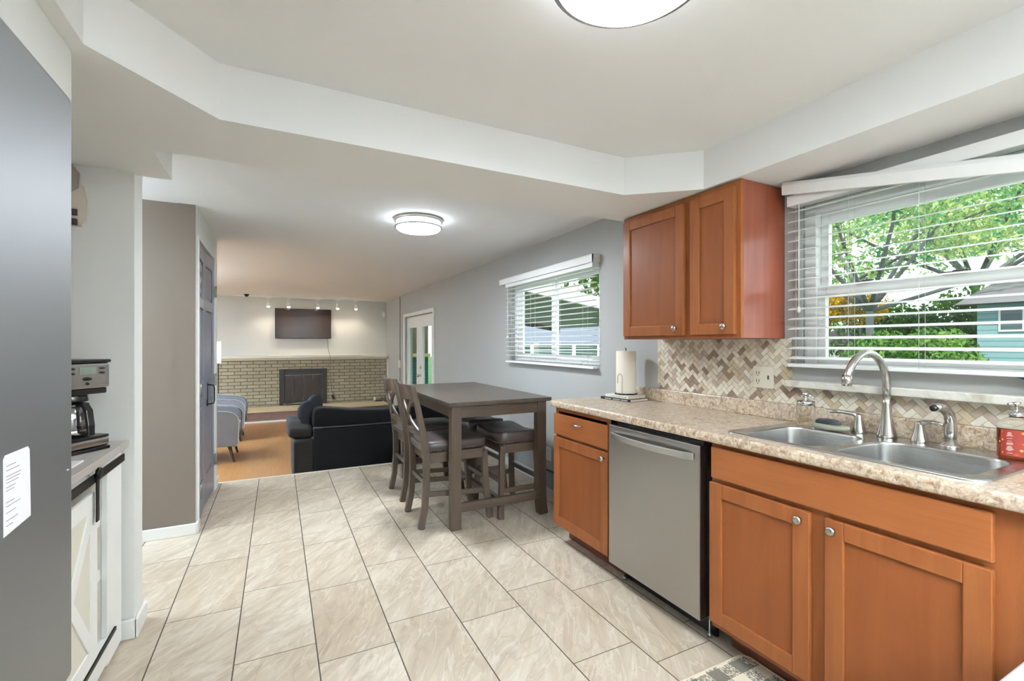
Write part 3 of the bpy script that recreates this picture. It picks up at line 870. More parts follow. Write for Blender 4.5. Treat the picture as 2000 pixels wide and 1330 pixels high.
# ================================================================== base cabinets
FX = 1.642   # face frame plane
def carcass(t, y0, y1, zt=.882, right_open=True):
    b = MB()
    b.box(FX + .02, 2.19, y0, y0 + .016, .105, zt); b.box(FX + .02, 2.19, y1 - .016, y1, .105, zt)
    b.box(FX + .02, 2.19, y0 + .016, y1 - .016, .105, .121); b.box(2.175, 2.19, y0 + .016, y1 - .016, .121, zt)
    b.make('body', M['maple_side'], t)
def frame(t, y0, y1, rails, stiles, zt=.882):
    b = MB()
    for (a, c) in stiles: b.box(FX, FX + .02, a, c, .105, zt)
    for (a, c, z0, z1) in rails: b.box(FX + .0006, FX + .0194, a, c, z0, z1)
    b.make('face_frame', M['maple'], t)
t = thing('base_cabinet', 'narrow brown base cabinet with one drawer at the far end of the counter', 'cabinet', (1.9, 2.31, 0))
carcass(t, 2.035, 2.60)
frame(t, 2.035, 2.60, [(2.035, 2.60, .105, .135), (2.035, 2.60, .69, .715), (2.035, 2.60, .855, .882)], [(2.035, 2.07), (2.565, 2.60)])
bf, bp = MB(), MB(); shaker(bf, bp, FX - .021, 2.04, 2.597, .118, .690, .06)
d = bf.make('door', M['maple'], t, bevel=.0025); bp.make('panel', M['maple_panel'], d); knob(d, FX - .021, 2.07, .655)
b = MB(); b.box(FX - .021, FX - .001, 2.04, 2.597, .706, .842); d = b.make('drawer', M['maple_h'], t, bevel=.004)
b = MB(); b.tube([(FX - .021, 2.275, .80), (FX - .037, 2.285, .799), (FX - .043, 2.32, .797), (FX - .037, 2.355, .799), (FX - .021, 2.365, .80)], [.005, .0055, .008, .0055, .005], 10); b.make('handle', M['nickel'], d)
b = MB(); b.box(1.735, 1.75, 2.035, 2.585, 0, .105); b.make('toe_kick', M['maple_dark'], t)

t = thing('sink_cabinet', 'wide brown sink base cabinet with two doors under a long false drawer front', 'cabinet', (1.9, .91, 0))
b = MB()
b.box(FX + .02, 2.19, .45, .466, .105, .882); b.box(FX + .02, 2.19, 1.352, 1.368, .105, .882)
b.box(FX + .02, 2.19, .466, 1.352, .105, .121); b.make('body', M['maple_side'], t)
frame(t, .45, 1.368, [(.45, 1.368, .105, .135), (.45, 1.368, .715, .75), (.45, 1.368, .858, .882)], [(.45, .51), (1.33, 1.368), (.895, .965)])
for (a, c, ky) in ((.956, 1.366, .985), (.500, .906, .877)):
    bf, bp = MB(), MB(); shaker(bf, bp, FX - .021, a, c, .132, .716, .058)
    d = bf.make('door', M['maple'], t, bevel=.0025); bp.make('panel', M['maple_panel'], d); knob(d, FX - .021, ky, .684)
b = MB(); b.box(FX - .021, FX - .001, .499, 1.358, .735, .864); b.make('false_drawer', M['maple_h'], t, bevel=.004)
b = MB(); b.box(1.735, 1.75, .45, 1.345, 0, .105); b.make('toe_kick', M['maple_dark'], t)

t = thing('base_cabinet', 'brown base cabinet continuing the counter run at the right picture edge', 'cabinet', (1.9, .05, 0))
carcass(t, -.42, .449)
frame(t, -.42, .449, [(-.42, .449, .105, .135), (-.42, .449, .69, .72), (-.42, .449, .855, .882)], [(-.42, -.38), (.40, .449)])
bf, bp = MB(), MB(); shaker(bf, bp, FX - .021, -.39, .39, .118, .690, .06)
d = bf.make('door', M['maple'], t, bevel=.0025); bp.make('panel', M['maple_panel'], d)
b = MB(); b.box(FX - .021, FX - .001, -.39, .39, .706, .86); b.make('drawer', M['maple_h'], t, bevel=.004)
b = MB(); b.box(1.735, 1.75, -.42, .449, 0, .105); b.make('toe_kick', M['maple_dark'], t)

# ------------------------------------------------------------------ worktop with sink cut-out
CT = .925
b = MB()
xs = [1.60, 1.68, 2.155, 2.1985]; ys = [-.45, .555, 1.295, 2.615]
for zi, z in enumerate((CT - .042, CT)):
    b.add([(x, y, z) for y in ys for x in xs], [])
fs = []
for j in range(3):
    for i in range(3):
        if i == 1 and j == 1: continue
        q = (j * 4 + i, j * 4 + i + 1, (j + 1) * 4 + i + 1, (j + 1) * 4 + i)
        fs.append(tuple(q[::-1])); fs.append(tuple(v + 16 for v in q))
def side(a, c): fs.append((a, c, c + 16, a + 16))
for i in range(3): side(i, i + 1); side(13 + i, 12 + i)
for j in range(3): side((j + 1) * 4, j * 4); side(j * 4 + 3, (j + 1) * 4 + 3)
for a, c in ((5, 9), (9, 10), (10, 6), (6, 5)): side(a, c)
b.f += [list(f) for f in fs]; b.mi += [0] * len(fs); b.sm += [False] * len(fs)
ct = b.make('countertop', M['counter'], bevel=.012, seg=3)
set_props(ct, 'long beige and brown speckled kitchen worktop holding the steel sink', 'countertop')
b = MB(); b.box(2.178, 2.1985, -.45, 2.455, CT - .001, 1.005); b.make('upstand', M['counter'], ct, bevel=.005)

# ------------------------------------------------------------------ herringbone mosaic
def clip(poly, y0, y1, z0, z1):
    for ax, lim, sg in ((0, y0, 1), (0, y1, -1), (1, z0, 1), (1, z1, -1)):
        out = []
        for i in range(len(poly)):
            p, q = poly[i], poly[(i + 1) % len(poly)]
            a, c = (p[ax] - lim) * sg, (q[ax] - lim) * sg
            if a >= 0: out.append(p)
            if (a >= 0) != (c >= 0):
                tt = a / (a - c); out.append((p[0] + (q[0] - p[0]) * tt, p[1] + (q[1] - p[1]) * tt))
        poly = out
        if len(poly) < 3: return []
    return poly
def mosaic():
    b = MB(); u = .0235; g = .0009; c45 = math.sqrt(.5)
    rects = [(1.372, 2.244, 1.006, 1.318), (-.40, 1.372, 1.006, 1.091)]
    rng = random.Random(3)
    for (y0, y1, z0, z1) in rects:
        b.box(2.192, 2.199, y0, y1, z0, z1, 0)
    for i in range(-90, 160):
        for j in range(-90, 160):
            s_ = (i - j) % 4
            if s_ == 0: R_ = (i, i + 2, j, j + 1)
            elif s_ == 3: R_ = (i, i + 1, j, j + 2)
            else: continue
            a0, a1, c0, c1 = R_[0] * u + g, R_[1] * u - g, R_[2] * u + g, R_[3] * u - g
            pl = [(a0, c0), (a1, c0), (a1, c1), (a0, c1)]
            pl = [((p[0] - p[1]) * c45 + 1.0, (p[0] + p[1]) * c45 - .25) for p in pl]
            cy = sum(p[0] for p in pl) / 4; cz = sum(p[1] for p in pl) / 4
            if not (-.5 < cy < 2.3 and .95 < cz < 1.4): continue
            r = rng.random()
            mi = 1 if r < .30 else 2 if r < .54 else 3 if r < .70 else 4 if r < .90 else 5
            for (y0, y1, z0, z1) in rects:
                q = clip(pl, y0, y1, z0, z1)
                if len(q) >= 3:
                    n = len(q)
                    b.add([(2.1895, p[0], p[1]) for p in q] + [(2.1925, p[0], p[1]) for p in q],
                          [tuple(range(n))[::-1]] + [(k, (k + 1) % n, n + (k + 1) % n, n + k) for k in range(n)], mi)
    def st(nm, a, c): 
        k = NT(nm); f = k.noise(k.pos(), 30, 5, .6, .8)
        k.l(k.ramp(f, [(.3, lin(a)), (.7, lin(c))]), k.b.inputs['Base Color']); inp(k.b, 'Roughness', .35); return k.m
    mats = [plain('mosaic_grout', (196, 186, 168), .8), st('cream_stone', (222, 212, 192), (234, 228, 214)), st('ivory_stone', (212, 200, 178), (226, 216, 198)),
            st('tan_stone', (186, 168, 136), (204, 190, 162)), st('taupe_stone', (174, 156, 140), (196, 180, 166)), st('brown_stone', (132, 110, 94), (154, 132, 114))]
    return b.make('mosaic_backsplash', mats)
set_props(mosaic(), 'herringbone stone mosaic in cream, tan and brown behind the counter', 'backsplash')

# ================================================================== dishwasher
t = thing('dishwasher', 'stainless steel dishwasher with curved bar handle between the brown cabinets', 'dishwasher', (1.9, 1.71, 0))
b = MB(); b.box(1.655, 2.16, 1.425, 2.0, .10, .868); b.make('tub', plain('dishwasher_tub', (60, 58, 56), .5), t)
b = MB(); b.box(1.612, 1.655, 1.408, 2.018, .105, .856); d = b.make('door', M['dw_steel'], t, bevel=.004)
b = MB(); n = 14
pts = []
for i in range(n + 1):
    f = i / n; pts.append((1.612 - .006 - .042 * math.sin(PI * f) ** .6, 1.435 + .55 * f, .806))
b.chain(pts, .03, .010, up=(0, 0, 1)); b.make('handle', M['handle_steel'], d, bevel=.003)
b = MB(); b.box(1.72, 1.735, 1.41, 2.02, 0.005, .10); b.make('toe_kick', M['black_plastic'], t)
for yy in (1.43, 1.99):
    b = MB(); b.lathe([(.012, 0), (.012, .02), (.006, .02), (.006, .10)], (1.70, yy, 0.0), 10); b.make('levelling_foot', M['hinge'], t)

# ================================================================== sink
SY0, SY1, SX0, SX1 = .522, 1.328, 1.655, 2.174
def loop_rr(cx_, cy_, hx, hy, r, n=9):
    out = []
    for (sx, sy, a0) in ((1, 1, 0), (-1, 1, PI / 2), (-1, -1, PI), (1, -1, 3 * PI / 2)):
        for k in range(n + 1):
            a = a0 + PI / 2 * k / n
            out.append((cx_ + sx * (hx - r) + r * math.cos(a), cy_ + sy * (hy - r) + r * math.sin(a)))
    return out
def sink_mesh():
    bm = bmesh.new()
    def ring(pts, z): return [bm.verts.new((x, y, z)) for x, y in pts]
    def bridge(a, c):
        for k in range(len(a)):
            q = (k + 1) % len(a); f = bm.faces.new((a[k], a[q], c[q], c[k])); f.smooth = True
    ox, oy, hx, hy = (SX0 + SX1) / 2, (SY0 + SY1) / 2, (SX1 - SX0) / 2, (SY1 - SY0) / 2
    outer = [ring(loop_rr(ox, oy, hx - d, hy - d, .05 - d), CT + z) for d, z in ((0, -.001), (0, .003), (.003, .0065), (.009, .0075), (.014, .006), (.017, .0045))]
    for a, c in zip(outer[:-1], outer[1:]): bridge(a, c)
    edges = []
    plate = outer[-1]
    for k in range(len(plate)): edges.append(bm.edges.get((plate[k], plate[(k + 1) % len(plate)])))
    for (cy_, by) in ((1.128, .158), (.752, .184)):
        prof = [(0, .0045), (.003, .0038), (.005, .001), (.006, -.006), (.010, -.10), (.014, -.135), (.024, -.155), (.045, -.166), (.08, -.169), (.12, -.171), (.139, -.172)]
        rings = [ring(loop_rr(1.868, cy_, .180 - d, by - d, max(.078 - d * .8, .012)), CT + z) for d, z in prof]
        for a, c in zip(rings[:-1], rings[1:]): bridge(a, c)
        f = bm.faces.new(rings[-1]); f.smooth = True
        for k in range(len(rings[0])): edges.append(bm.edges.get((rings[0][k], rings[0][(k + 1) % len(rings[0])])))
    bmesh.ops.triangle_fill(bm, edges=edges, use_beauty=True)
    bmesh.ops.recalc_face_normals(bm, faces=bm.faces)
    b = MB(); bm.verts.index_update()
    b.v = [tuple(v.co) for v in bm.verts]
    for f in bm.faces:
        b.f.append([v.index for v in f.verts]); b.mi.append(0); b.sm.append(len(f.verts) == 4)
    bm.free()
    return b
b = sink_mesh()
t = thing('kitchen_sink', 'double bowl stainless steel drop-in sink set into the speckled worktop', 'sink', (1.9, .925, CT))
b.make('basin', M['sinksteel'], t)
for cy_ in (1.128, .752):
    b = MB(); b.lathe([(.042, 0), (.042, .003), (.03, .003), (.026, -.002)], (1.87, cy_, CT - .1715), 24); b.make('drain', M['chrome'], t)

# faucet set on the ledge
t = thing('faucet', 'brushed nickel gooseneck faucet with two lever handles behind the sink', 'faucet', (2.125, .955, CT + .004))
b = MB(); z0 = CT + .004
b.lathe([(.033, 0), (.031, .012), (.023, .05), (.017, .09), (.0145, .13), (.0135, .16)], (2.125, .955, z0), 24)
pts = [(2.125, .955, z0 + .15), (2.125, .955, 1.13)]
for i in range(1, 15):
    a = PI * i / 15 * 1.02
    pts.append((2.125 - .125 + .125 * math.cos(a), .955 + .015 * i / 15, 1.135 + .125 * math.sin(a)))
pts.append((1.986 - .006 - .005 * 0 - .0 + .004, .972, 1.125)) if False else None
pts = [p for p in pts if p]
b.tube(pts, .0135, 14)
e = pts[-1]
b.lathe([(.0145, .024), (.0175, .006), (.0165, -.014), (.013, -.017)], (e[0], e[1], e[2] + .002), 18)
b.make('spout', M['nickel'], t)
for (hy, sg) in ((1.056, 1), (.853, -1)):
    b = MB(); b.lathe([(.027, 0), (.026, .008), (.02, .03), (.0155, .055), (.014, .07), (.0125, .075)], (2.13, hy, z0), 20)
    b.tube([(2.13, hy, z0 + .068), (2.122, hy + sg * .018, z0 + .076), (2.10, hy + sg * .05, z0 + .082), (2.08, hy + sg * .085, z0 + .080)], [.012, .008, .007, .006], 12)
    b.make('lever_handle', M['nickel'], t)
t = thing('side_sprayer', 'brushed nickel pull-out side sprayer standing right of the faucet', 'sprayer', (2.125, .763, CT + .004))
b = MB(); b.lathe([(.033, 0), (.03, .008), (.02, .014), (.018, .03)], (2.125, .763, z0), 20); b.make('base', M['nickel'], t)
b = MB(); b.tube([(2.125, .763, z0 + .02), (2.125, .763, z0 + .06), (2.126, .763, z0 + .09), (2.12, .765, z0 + .115), (2.10, .77, z0 + .135), (2.075, .778, z0 + .142), (2.062, .782, z0 + .140)],
                 [.0165, .019, .0165, .0165, .017, .015, .012], 14); b.make('spray_head', M['nickel'], t)
b = MB(); b.tube([(2.062, .782, z0 + .140), (2.052, .785, z0 + .138)], .011, 12); b.make('nozzle', M['black_plastic'], t)

# clear soap dispenser
gl = NT('clear_acrylic'); gl.b.inputs['Base Color'].default_value = (.93, .95, .93, 1); inp(gl.b, 'Transmission Weight', 1.0); inp(gl.b, 'Roughness', .03); inp(gl.b, 'IOR', 1.25); M['clear'] = gl.m
gl = NT('amber_soap'); gl.b.inputs['Base Color'].default_value = lin((136, 58, 16)); inp(gl.b, 'Transmission Weight', .75); inp(gl.b, 'Roughness', .1); inp(gl.b, 'IOR', 1.33); M['amber'] = gl.m
c = (2.085, 1.243)
t = thing('soap_dispenser', 'clear soap dispenser with chrome pump at the left corner of the sink', 'soap dispenser', (c[0], c[1], CT + .006))
b = MB(); b.lathe([(.034, 0), (.036, .004), (.036, .085), (.033, .092), (.03, .094)], (c[0], c[1], CT + .006), 24); b.make('bottle', M['clear'], t)
b = MB(); b.lathe([(.031, .001), (.0315, .003), (.0315, .032)], (c[0], c[1], CT + .0075), 24); b.make('liquid_soap', pane_mat('thin_soap', (.93, .90, .86, 1), .04), t)
b = MB(); b.lathe([(.035, .094), (.035, .110), (.016, .114), (.008, .116), (.008, .128), (.012, .13), (.012, .146), (.009, .148)], (c[0], c[1], CT + .006), 20)
b.tube([(c[0], c[1], CT + .145), (c[0] - .012, c[1] - .025, CT + .144), (c[0] - .018, c[1] - .042, CT + .138), (c[0] - .02, c[1] - .046, CT + .130)], [.006, .005, .004, .003], 8)
b.make('pump', M['chrome'], t)

# scrubber on its grey tray
o = MB().superq((2.075, 1.135, CT + .018), (.062, .145, .024), .55, .75, 28, 12, fn=lambda p: (p[0], p[1], p[2] + .005 * (abs(p[1]) / .07) ** 2)).make('sponge_tray', plain('sage_ceramic', (140, 141, 124), .5))
set_props(o, 'sage green oval soap tray on the sink ledge under the dark scrubber', 'tray')
o = MB().superq((2.078, 1.145, CT + .040), (.042, .098, .024), .6, .6, 24, 12, fn=lambda p: (p[0], p[1], p[2] - .004 * (abs(p[1]) / .05) ** 2)).make('scrubbing_sponge', fabric('dark_scrubber', (52, 54, 58), 200, .95, .4))
set_props(o, 'dark grey scrubbing sponge lying on the green tray', 'sponge')

# amber soap bottle
c = (2.088, .588)
t = thing('soap_bottle', 'amber hand soap bottle with red printed label on the sink ledge', 'bottle', (c[0], c[1], CT + .006))
ry = RZ(.25)
def flat(b, prof, sx, sy, n=28):
    vs = []; fs = []
    for (r, z) in prof:
        for i in range(n):
            a = 2 * PI * i / n
            ca, sa = math.cos(a), math.sin(a)
            e = .72
            p = ry @ Vector((math.copysign(abs(ca) ** e, ca) * r * sx, math.copysign(abs(sa) ** e, sa) * r * sy, 0))
            vs.append((c[0] + p.x, c[1] + p.y, CT + .006 + z))
    for j in range(len(prof) - 1):
        for i in range(n):
            k = (i + 1) % n
            fs.append((j * n + i, j * n + k, (j + 1) * n + k, (j + 1) * n + i))
    fs.append(tuple(range(n))[::-1]); fs.append(tuple((len(prof) - 1) * n + i for i in range(n)))
    b.add(vs, fs, 0, True)
b = MB(); flat(b, [(.9, 0), (.98, .004), (1, .012), (1, .095)], .028, .044); b.make('soap', M['amber'], t)
b = MB(); flat(b, [(1, .0952), (.97, .106), (.8, .120), (.5, .128), (.3, .131)], .028, .044); b.make('shoulder', M['clear'], t)
b = MB(); b.lathe([(.018, .131), (.018, .146), (.006, .148), (.004, .150), (.004, .170), (.010, .171), (.010, .178)], (c[0], c[1], CT + .006), 18)
b.tube([(c[0], c[1], CT + .181), (c[0] - .03, c[1] + .01, CT + .179)], .004, 8)
b.make('pump', M['chrome'], t)
lab = MB(); n = 9; rows = 8
def lp(u, z, off=.0008):   # u in -1..1 over the camera-facing side of the bottle
    a = PI + (-.75 + 1.25 * (u + 1) / 2)
    ca, sa = math.cos(a), math.sin(a); e = .72
    p = ry @ Vector((math.copysign(abs(ca) ** e, ca) * (.028 + off), math.copysign(abs(sa) ** e, sa) * (.044 + off), 0))
    return (c[0] + p.x, c[1] + p.y, CT + .006 + z)
grid = [lp(-1 + 2 * i / n, .010 + .082 * j / rows) for j in range(rows + 1) for i in range(n + 1)]
fs = [(j * (n + 1) + i, j * (n + 1) + i + 1, (j + 1) * (n + 1) + i + 1, (j + 1) * (n + 1) + i) for j in range(rows) for i in range(n)]
lab.add(grid, fs, 0, True)
rng = random.Random(5)
for (u, z, s_, mi) in [(.55, .084, .007, 2), (.6, .05, .008, 3), (.45, .030, .007, 2), (-.8, .086, .006, 3), (-.75, .060, .006, 2), (.7, .068, .005, 3), (.2, .016, .006, 3), (-.75, .020, .005, 2), (-.85, .040, .005, 3)]:
    lab.add([lp(u - s_ * 22, z, .0012), lp(u, z - s_ * .6, .0012), lp(u + s_ * 22, z, .0012), lp(u, z + s_ * .6, .0012)], [(0, 1, 2, 3)], mi)
z = .018
while z < .084:      # vertical white script, too small to read in the photo
    w_ = rng.uniform(.12, .26)
    if rng.random() < .84:
        lab.add([lp(-.15 - w_, z, .0012), lp(-.15 + w_, z + .0012, .0012), lp(-.15 + w_, z + .0022, .0012), lp(-.15 - w_, z + .001, .0012)], [(0, 1, 2, 3)], 1)
    z += .0027
lab.make('label', [plain('red_label', (122, 40, 27), .4), plain('label_white', (236, 230, 226), .5), plain('label_orange', (226, 150, 50), .5), plain('label_coral', (172, 72, 54), .5)], t)

# blue leafy ornament on the sill (only its leaf tips reach into the picture)
t = thing('blue_ornament', 'dark blue leaf-shaped ornament on the window ledge at the right picture edge', 'ornament', (2.165, .53, 1.124))
b = MB(); b.lathe([(.025, 0), (.03, .01), (.022, .03), (.018, .035)], (2.165, .53, 1.124), 16); b.make('foot', plain('navy_glaze', (24, 40, 66), .3), t)
for k in range(6):
    b = MB(); a = .6 + k * 1.05; dx, dy = .35 * math.cos(a), math.sin(a)
    L_ = .085
    tip = Vector((2.165 + dx * L_, .53 + dy * L_, 1.124 + .052 + .012 * (k % 2)))
    base = Vector((2.165, .53, 1.154)); mid = (base + tip) / 2 + Vector((0, 0, .014))
    b.tube([base, mid, base.lerp(tip, .8) + Vector((0, 0, .008)), tip], [.008, .016, .010, .002], 8)
    b.make('leaf', plain('blue_glaze', (52, 78, 118), .35), t)

# double outlet plate in the mosaic, single outlet on the nook wall
def outlet(label, y0, y1, z0, z1, mat, double):
    t = thing('wall_outlet', label, 'outlet', (XW, (y0 + y1) / 2, z0))
    x = 2.189 if double else XW - .0005
    b = MB(); b.box(x - .006, x, y0, y1, z0, z1); b.make('plate', mat, t, bevel=.0025)
    b = MB(); cy = (y0 + y1) / 2; cz = (z0 + z1) / 2
    cols = (cy + .028, cy - .028) if double else (cy,)
    yy = cols[0]
    for s_ in (-.02, .02):
        b = MB(); b.box(x - .007, x - .0055, yy - .013, yy + .013, cz + s_ - .0145, cz + s_ + .0145)
        sk = b.make('socket', mat, t, bevel=.001)
        for (a_, c_, d_, e_) in ((-.008, -.005, -.004, .007), (.005, .008, -.004, .007), (-.0025, .0025, -.012, -.008)):
            b = MB(); b.box(x - .0078, x - .0069, yy + a_, yy + c_, cz + s_ + d_, cz + s_ + e_); b.make('slot', M['slot'], sk)
    if double:
        b = MB(); b.box(x - .008, x - .0055, cols[1] - .004, cols[1] + .004, cz - .010, cz + .010); b.make('switch', M['slot'], t)
outlet('ivory double outlet plate set in the mosaic left of the sink window', 1.458, 1.568, 1.070, 1.181, M['ivory'], True)
outlet('white single outlet low on the grey wall beyond the counter end', 3.563, 3.652, .235, .355, M['white_plastic'], False)

# ================================================================== books and paper towel
def book(name, label, cx_, cy_, lx, ly, z0, z1, rz, cov, pages):
    t = thing(name, label, 'book', (cx_, cy_, z0), rz)
    b = MB(); b.box(-lx / 2, lx / 2, -ly / 2, ly / 2, 0, .0015); b.box(-lx / 2, lx / 2, -ly / 2, ly / 2, z1 - z0 - .0015, z1 - z0)
    b.box(-lx / 2, -lx / 2 + .002, -ly / 2, ly / 2, .0015, z1 - z0 - .0015)
    b.make('cover', cov, t, local=True)
    b = MB(); b.box(-lx / 2 + .002, lx / 2 - .004, -ly / 2 + .004, ly / 2 - .004, .0016, z1 - z0 - .0016); b.make('pages', pages, t, local=True)
    return t
pg = plain('book_pages', (226, 214, 196), .8)
bk = book('book', 'black-spined book at the bottom under the paper towel stand', 2.045, 2.40, .17, .26, CT, CT + .016, .12, plain('black_cover', (28, 28, 30), .4), pg)
rng = random.Random(2)
b = MB(); y = .09
while y > -.10:
    w_ = rng.uniform(.003, .008)
    if abs(y - .03) > .008 and abs(y + .045) > .006: b.box(-.0862, -.0851, y - w_, y, .005, .0105)
    y -= w_ + .002
b.make('spine_lettering', plain('spine_white', (205, 205, 205), .6), bk, local=True)
bk = book('book', 'pale cream book directly under the paper towel stand', 2.06, 2.405, .165, .205, CT + .016, CT + .034, .10, plain('cream_cover', (228, 220, 208), .5), pg)
b = MB(); b.box(-.0837, -.0826, -.085, .05, .008, .010); b.lathe([(.004, -.0835), (.004, -.0826)], (0, -.093 + .012, .009), 10, 'X'); b.make('spine_lettering', plain('spine_grey', (150, 140, 130), .6), bk, local=True)
c = (2.065, 2.405, CT + .034)
t = thing('paper_towel_holder', 'dark wire paper towel stand with a hooked spring arm', 'paper towel holder', c)
b = MB(); ring = [(c[0] + .072 * math.cos(a), c[1] + .072 * math.sin(a), c[2] + .004) for a in [2 * PI * i / 28 for i in range(28)]]
b.tube(ring, .003, 8, closed=True); b.tube([(c[0] - .072, c[1], c[2] + .004), (c[0] + .072, c[1], c[2] + .004)], .003, 8); b.tube([(c[0], c[1] - .072, c[2] + .004), (c[0], c[1] + .072, c[2] + .004)], .003, 8)
b.make('base', M['black'], t)
b = MB(); b.tube([(c[0], c[1], c[2] + .004), (c[0], c[1], c[2] + .300), (c[0], c[1] + .003, c[2] + .306), (c[0], c[1] + .009, c[2] + .304)], .003, 8); b.make('post', M['black'], t)
b = MB(); dx, dy = -.066, -.040
hp = [(c[0] + dx, c[1] + dy, c[2] + .004), (c[0] + dx, c[1] + dy, c[2] + .115)]
for i in range(1, 10):
    a = PI * i / 10
    hp.append((c[0] + dx, c[1] + dy + .022 - .022 * math.cos(a), c[2] + .115 + .022 * math.sin(a)))
hp += [(c[0] + dx, c[1] + dy + .044, c[2] + .115), (c[0] + dx, c[1] + dy + .045, c[2] + .075)]
b.tube(hp, .0018, 8); b.make('spring_arm', M['nickel'], t)
b = MB(); b.lathe([(.018, .008), (.063, .008), (.0645, .012), (.0645, .283), (.0625, .287), (.018, .287), (.018, .008)], c, 36, cap=False)
set_props(b.make('paper_towel_roll', M['towel']), 'off-white paper towel roll standing on books at the counter end', 'paper towel roll')

# ================================================================== dining table
def leg_box(b, x, y, w, z0, z1): b.box(x - w / 2, x + w / 2, y - w / 2, y + w / 2, z0, z1)
TX0, TX1, TY0, TY1, TZ = 1.04, 1.855, 3.0, 4.55, .89
t = thing('dining_table', 'dark grey-brown counter-height dining table pushed to the window wall', 'table', ((TX0 + TX1) / 2, (TY0 + TY1) / 2, 0))
b = MB(); b.box(TX0, TX1, TY0, TY1, TZ - .028, TZ); b.make('tabletop', M['gwood_y'], t, bevel=.003)
b = MB()
b.box(TX0 + .06, TX1 - .06, TY0 + .045, TY0 + .068, TZ - .115, TZ - .0281); b.box(TX0 + .06, TX1 - .06, TY1 - .068, TY1 - .045, TZ - .115, TZ - .0281)
b.box(TX0 + .045, TX0 + .068, TY0 + .069, TY1 - .069, TZ - .115, TZ - .0281); b.box(TX1 - .068, TX1 - .045, TY0 + .069, TY1 - .069, TZ - .115, TZ - .0281)
b.make('apron', M['gwood_x'], t, bevel=.002)
for (x, sx) in ((TX0 + .065, -1), (TX1 - .065, 1)):
    for y in (TY0 + .065, TY1 - .065):
        b = MB()
        b.chain([(x + (0.018 * sx if sx > 0 else 0), y, 0), (x + (.008 * sx if sx > 0 else 0), y, .08), (x, y, .2), (x, y, TZ - .0282)], .068, .072, up=(0, 1, 0))
        b.make('leg', M['gwood'], t, bevel=.003)
for y in (TY0 + .065, TY1 - .065):
    b = MB(); b.box(TX0 + .10, TX1 - .10, y - .016, y + .016, .115, .175); b.make('stretcher', M['gwood_x'], t, bevel=.002)
b = MB(); b.box(1.43, 1.465, TY0 + .082, TY1 - .082, .12, .17); b.make('stretcher', M['gwood_y'], t, bevel=.002)

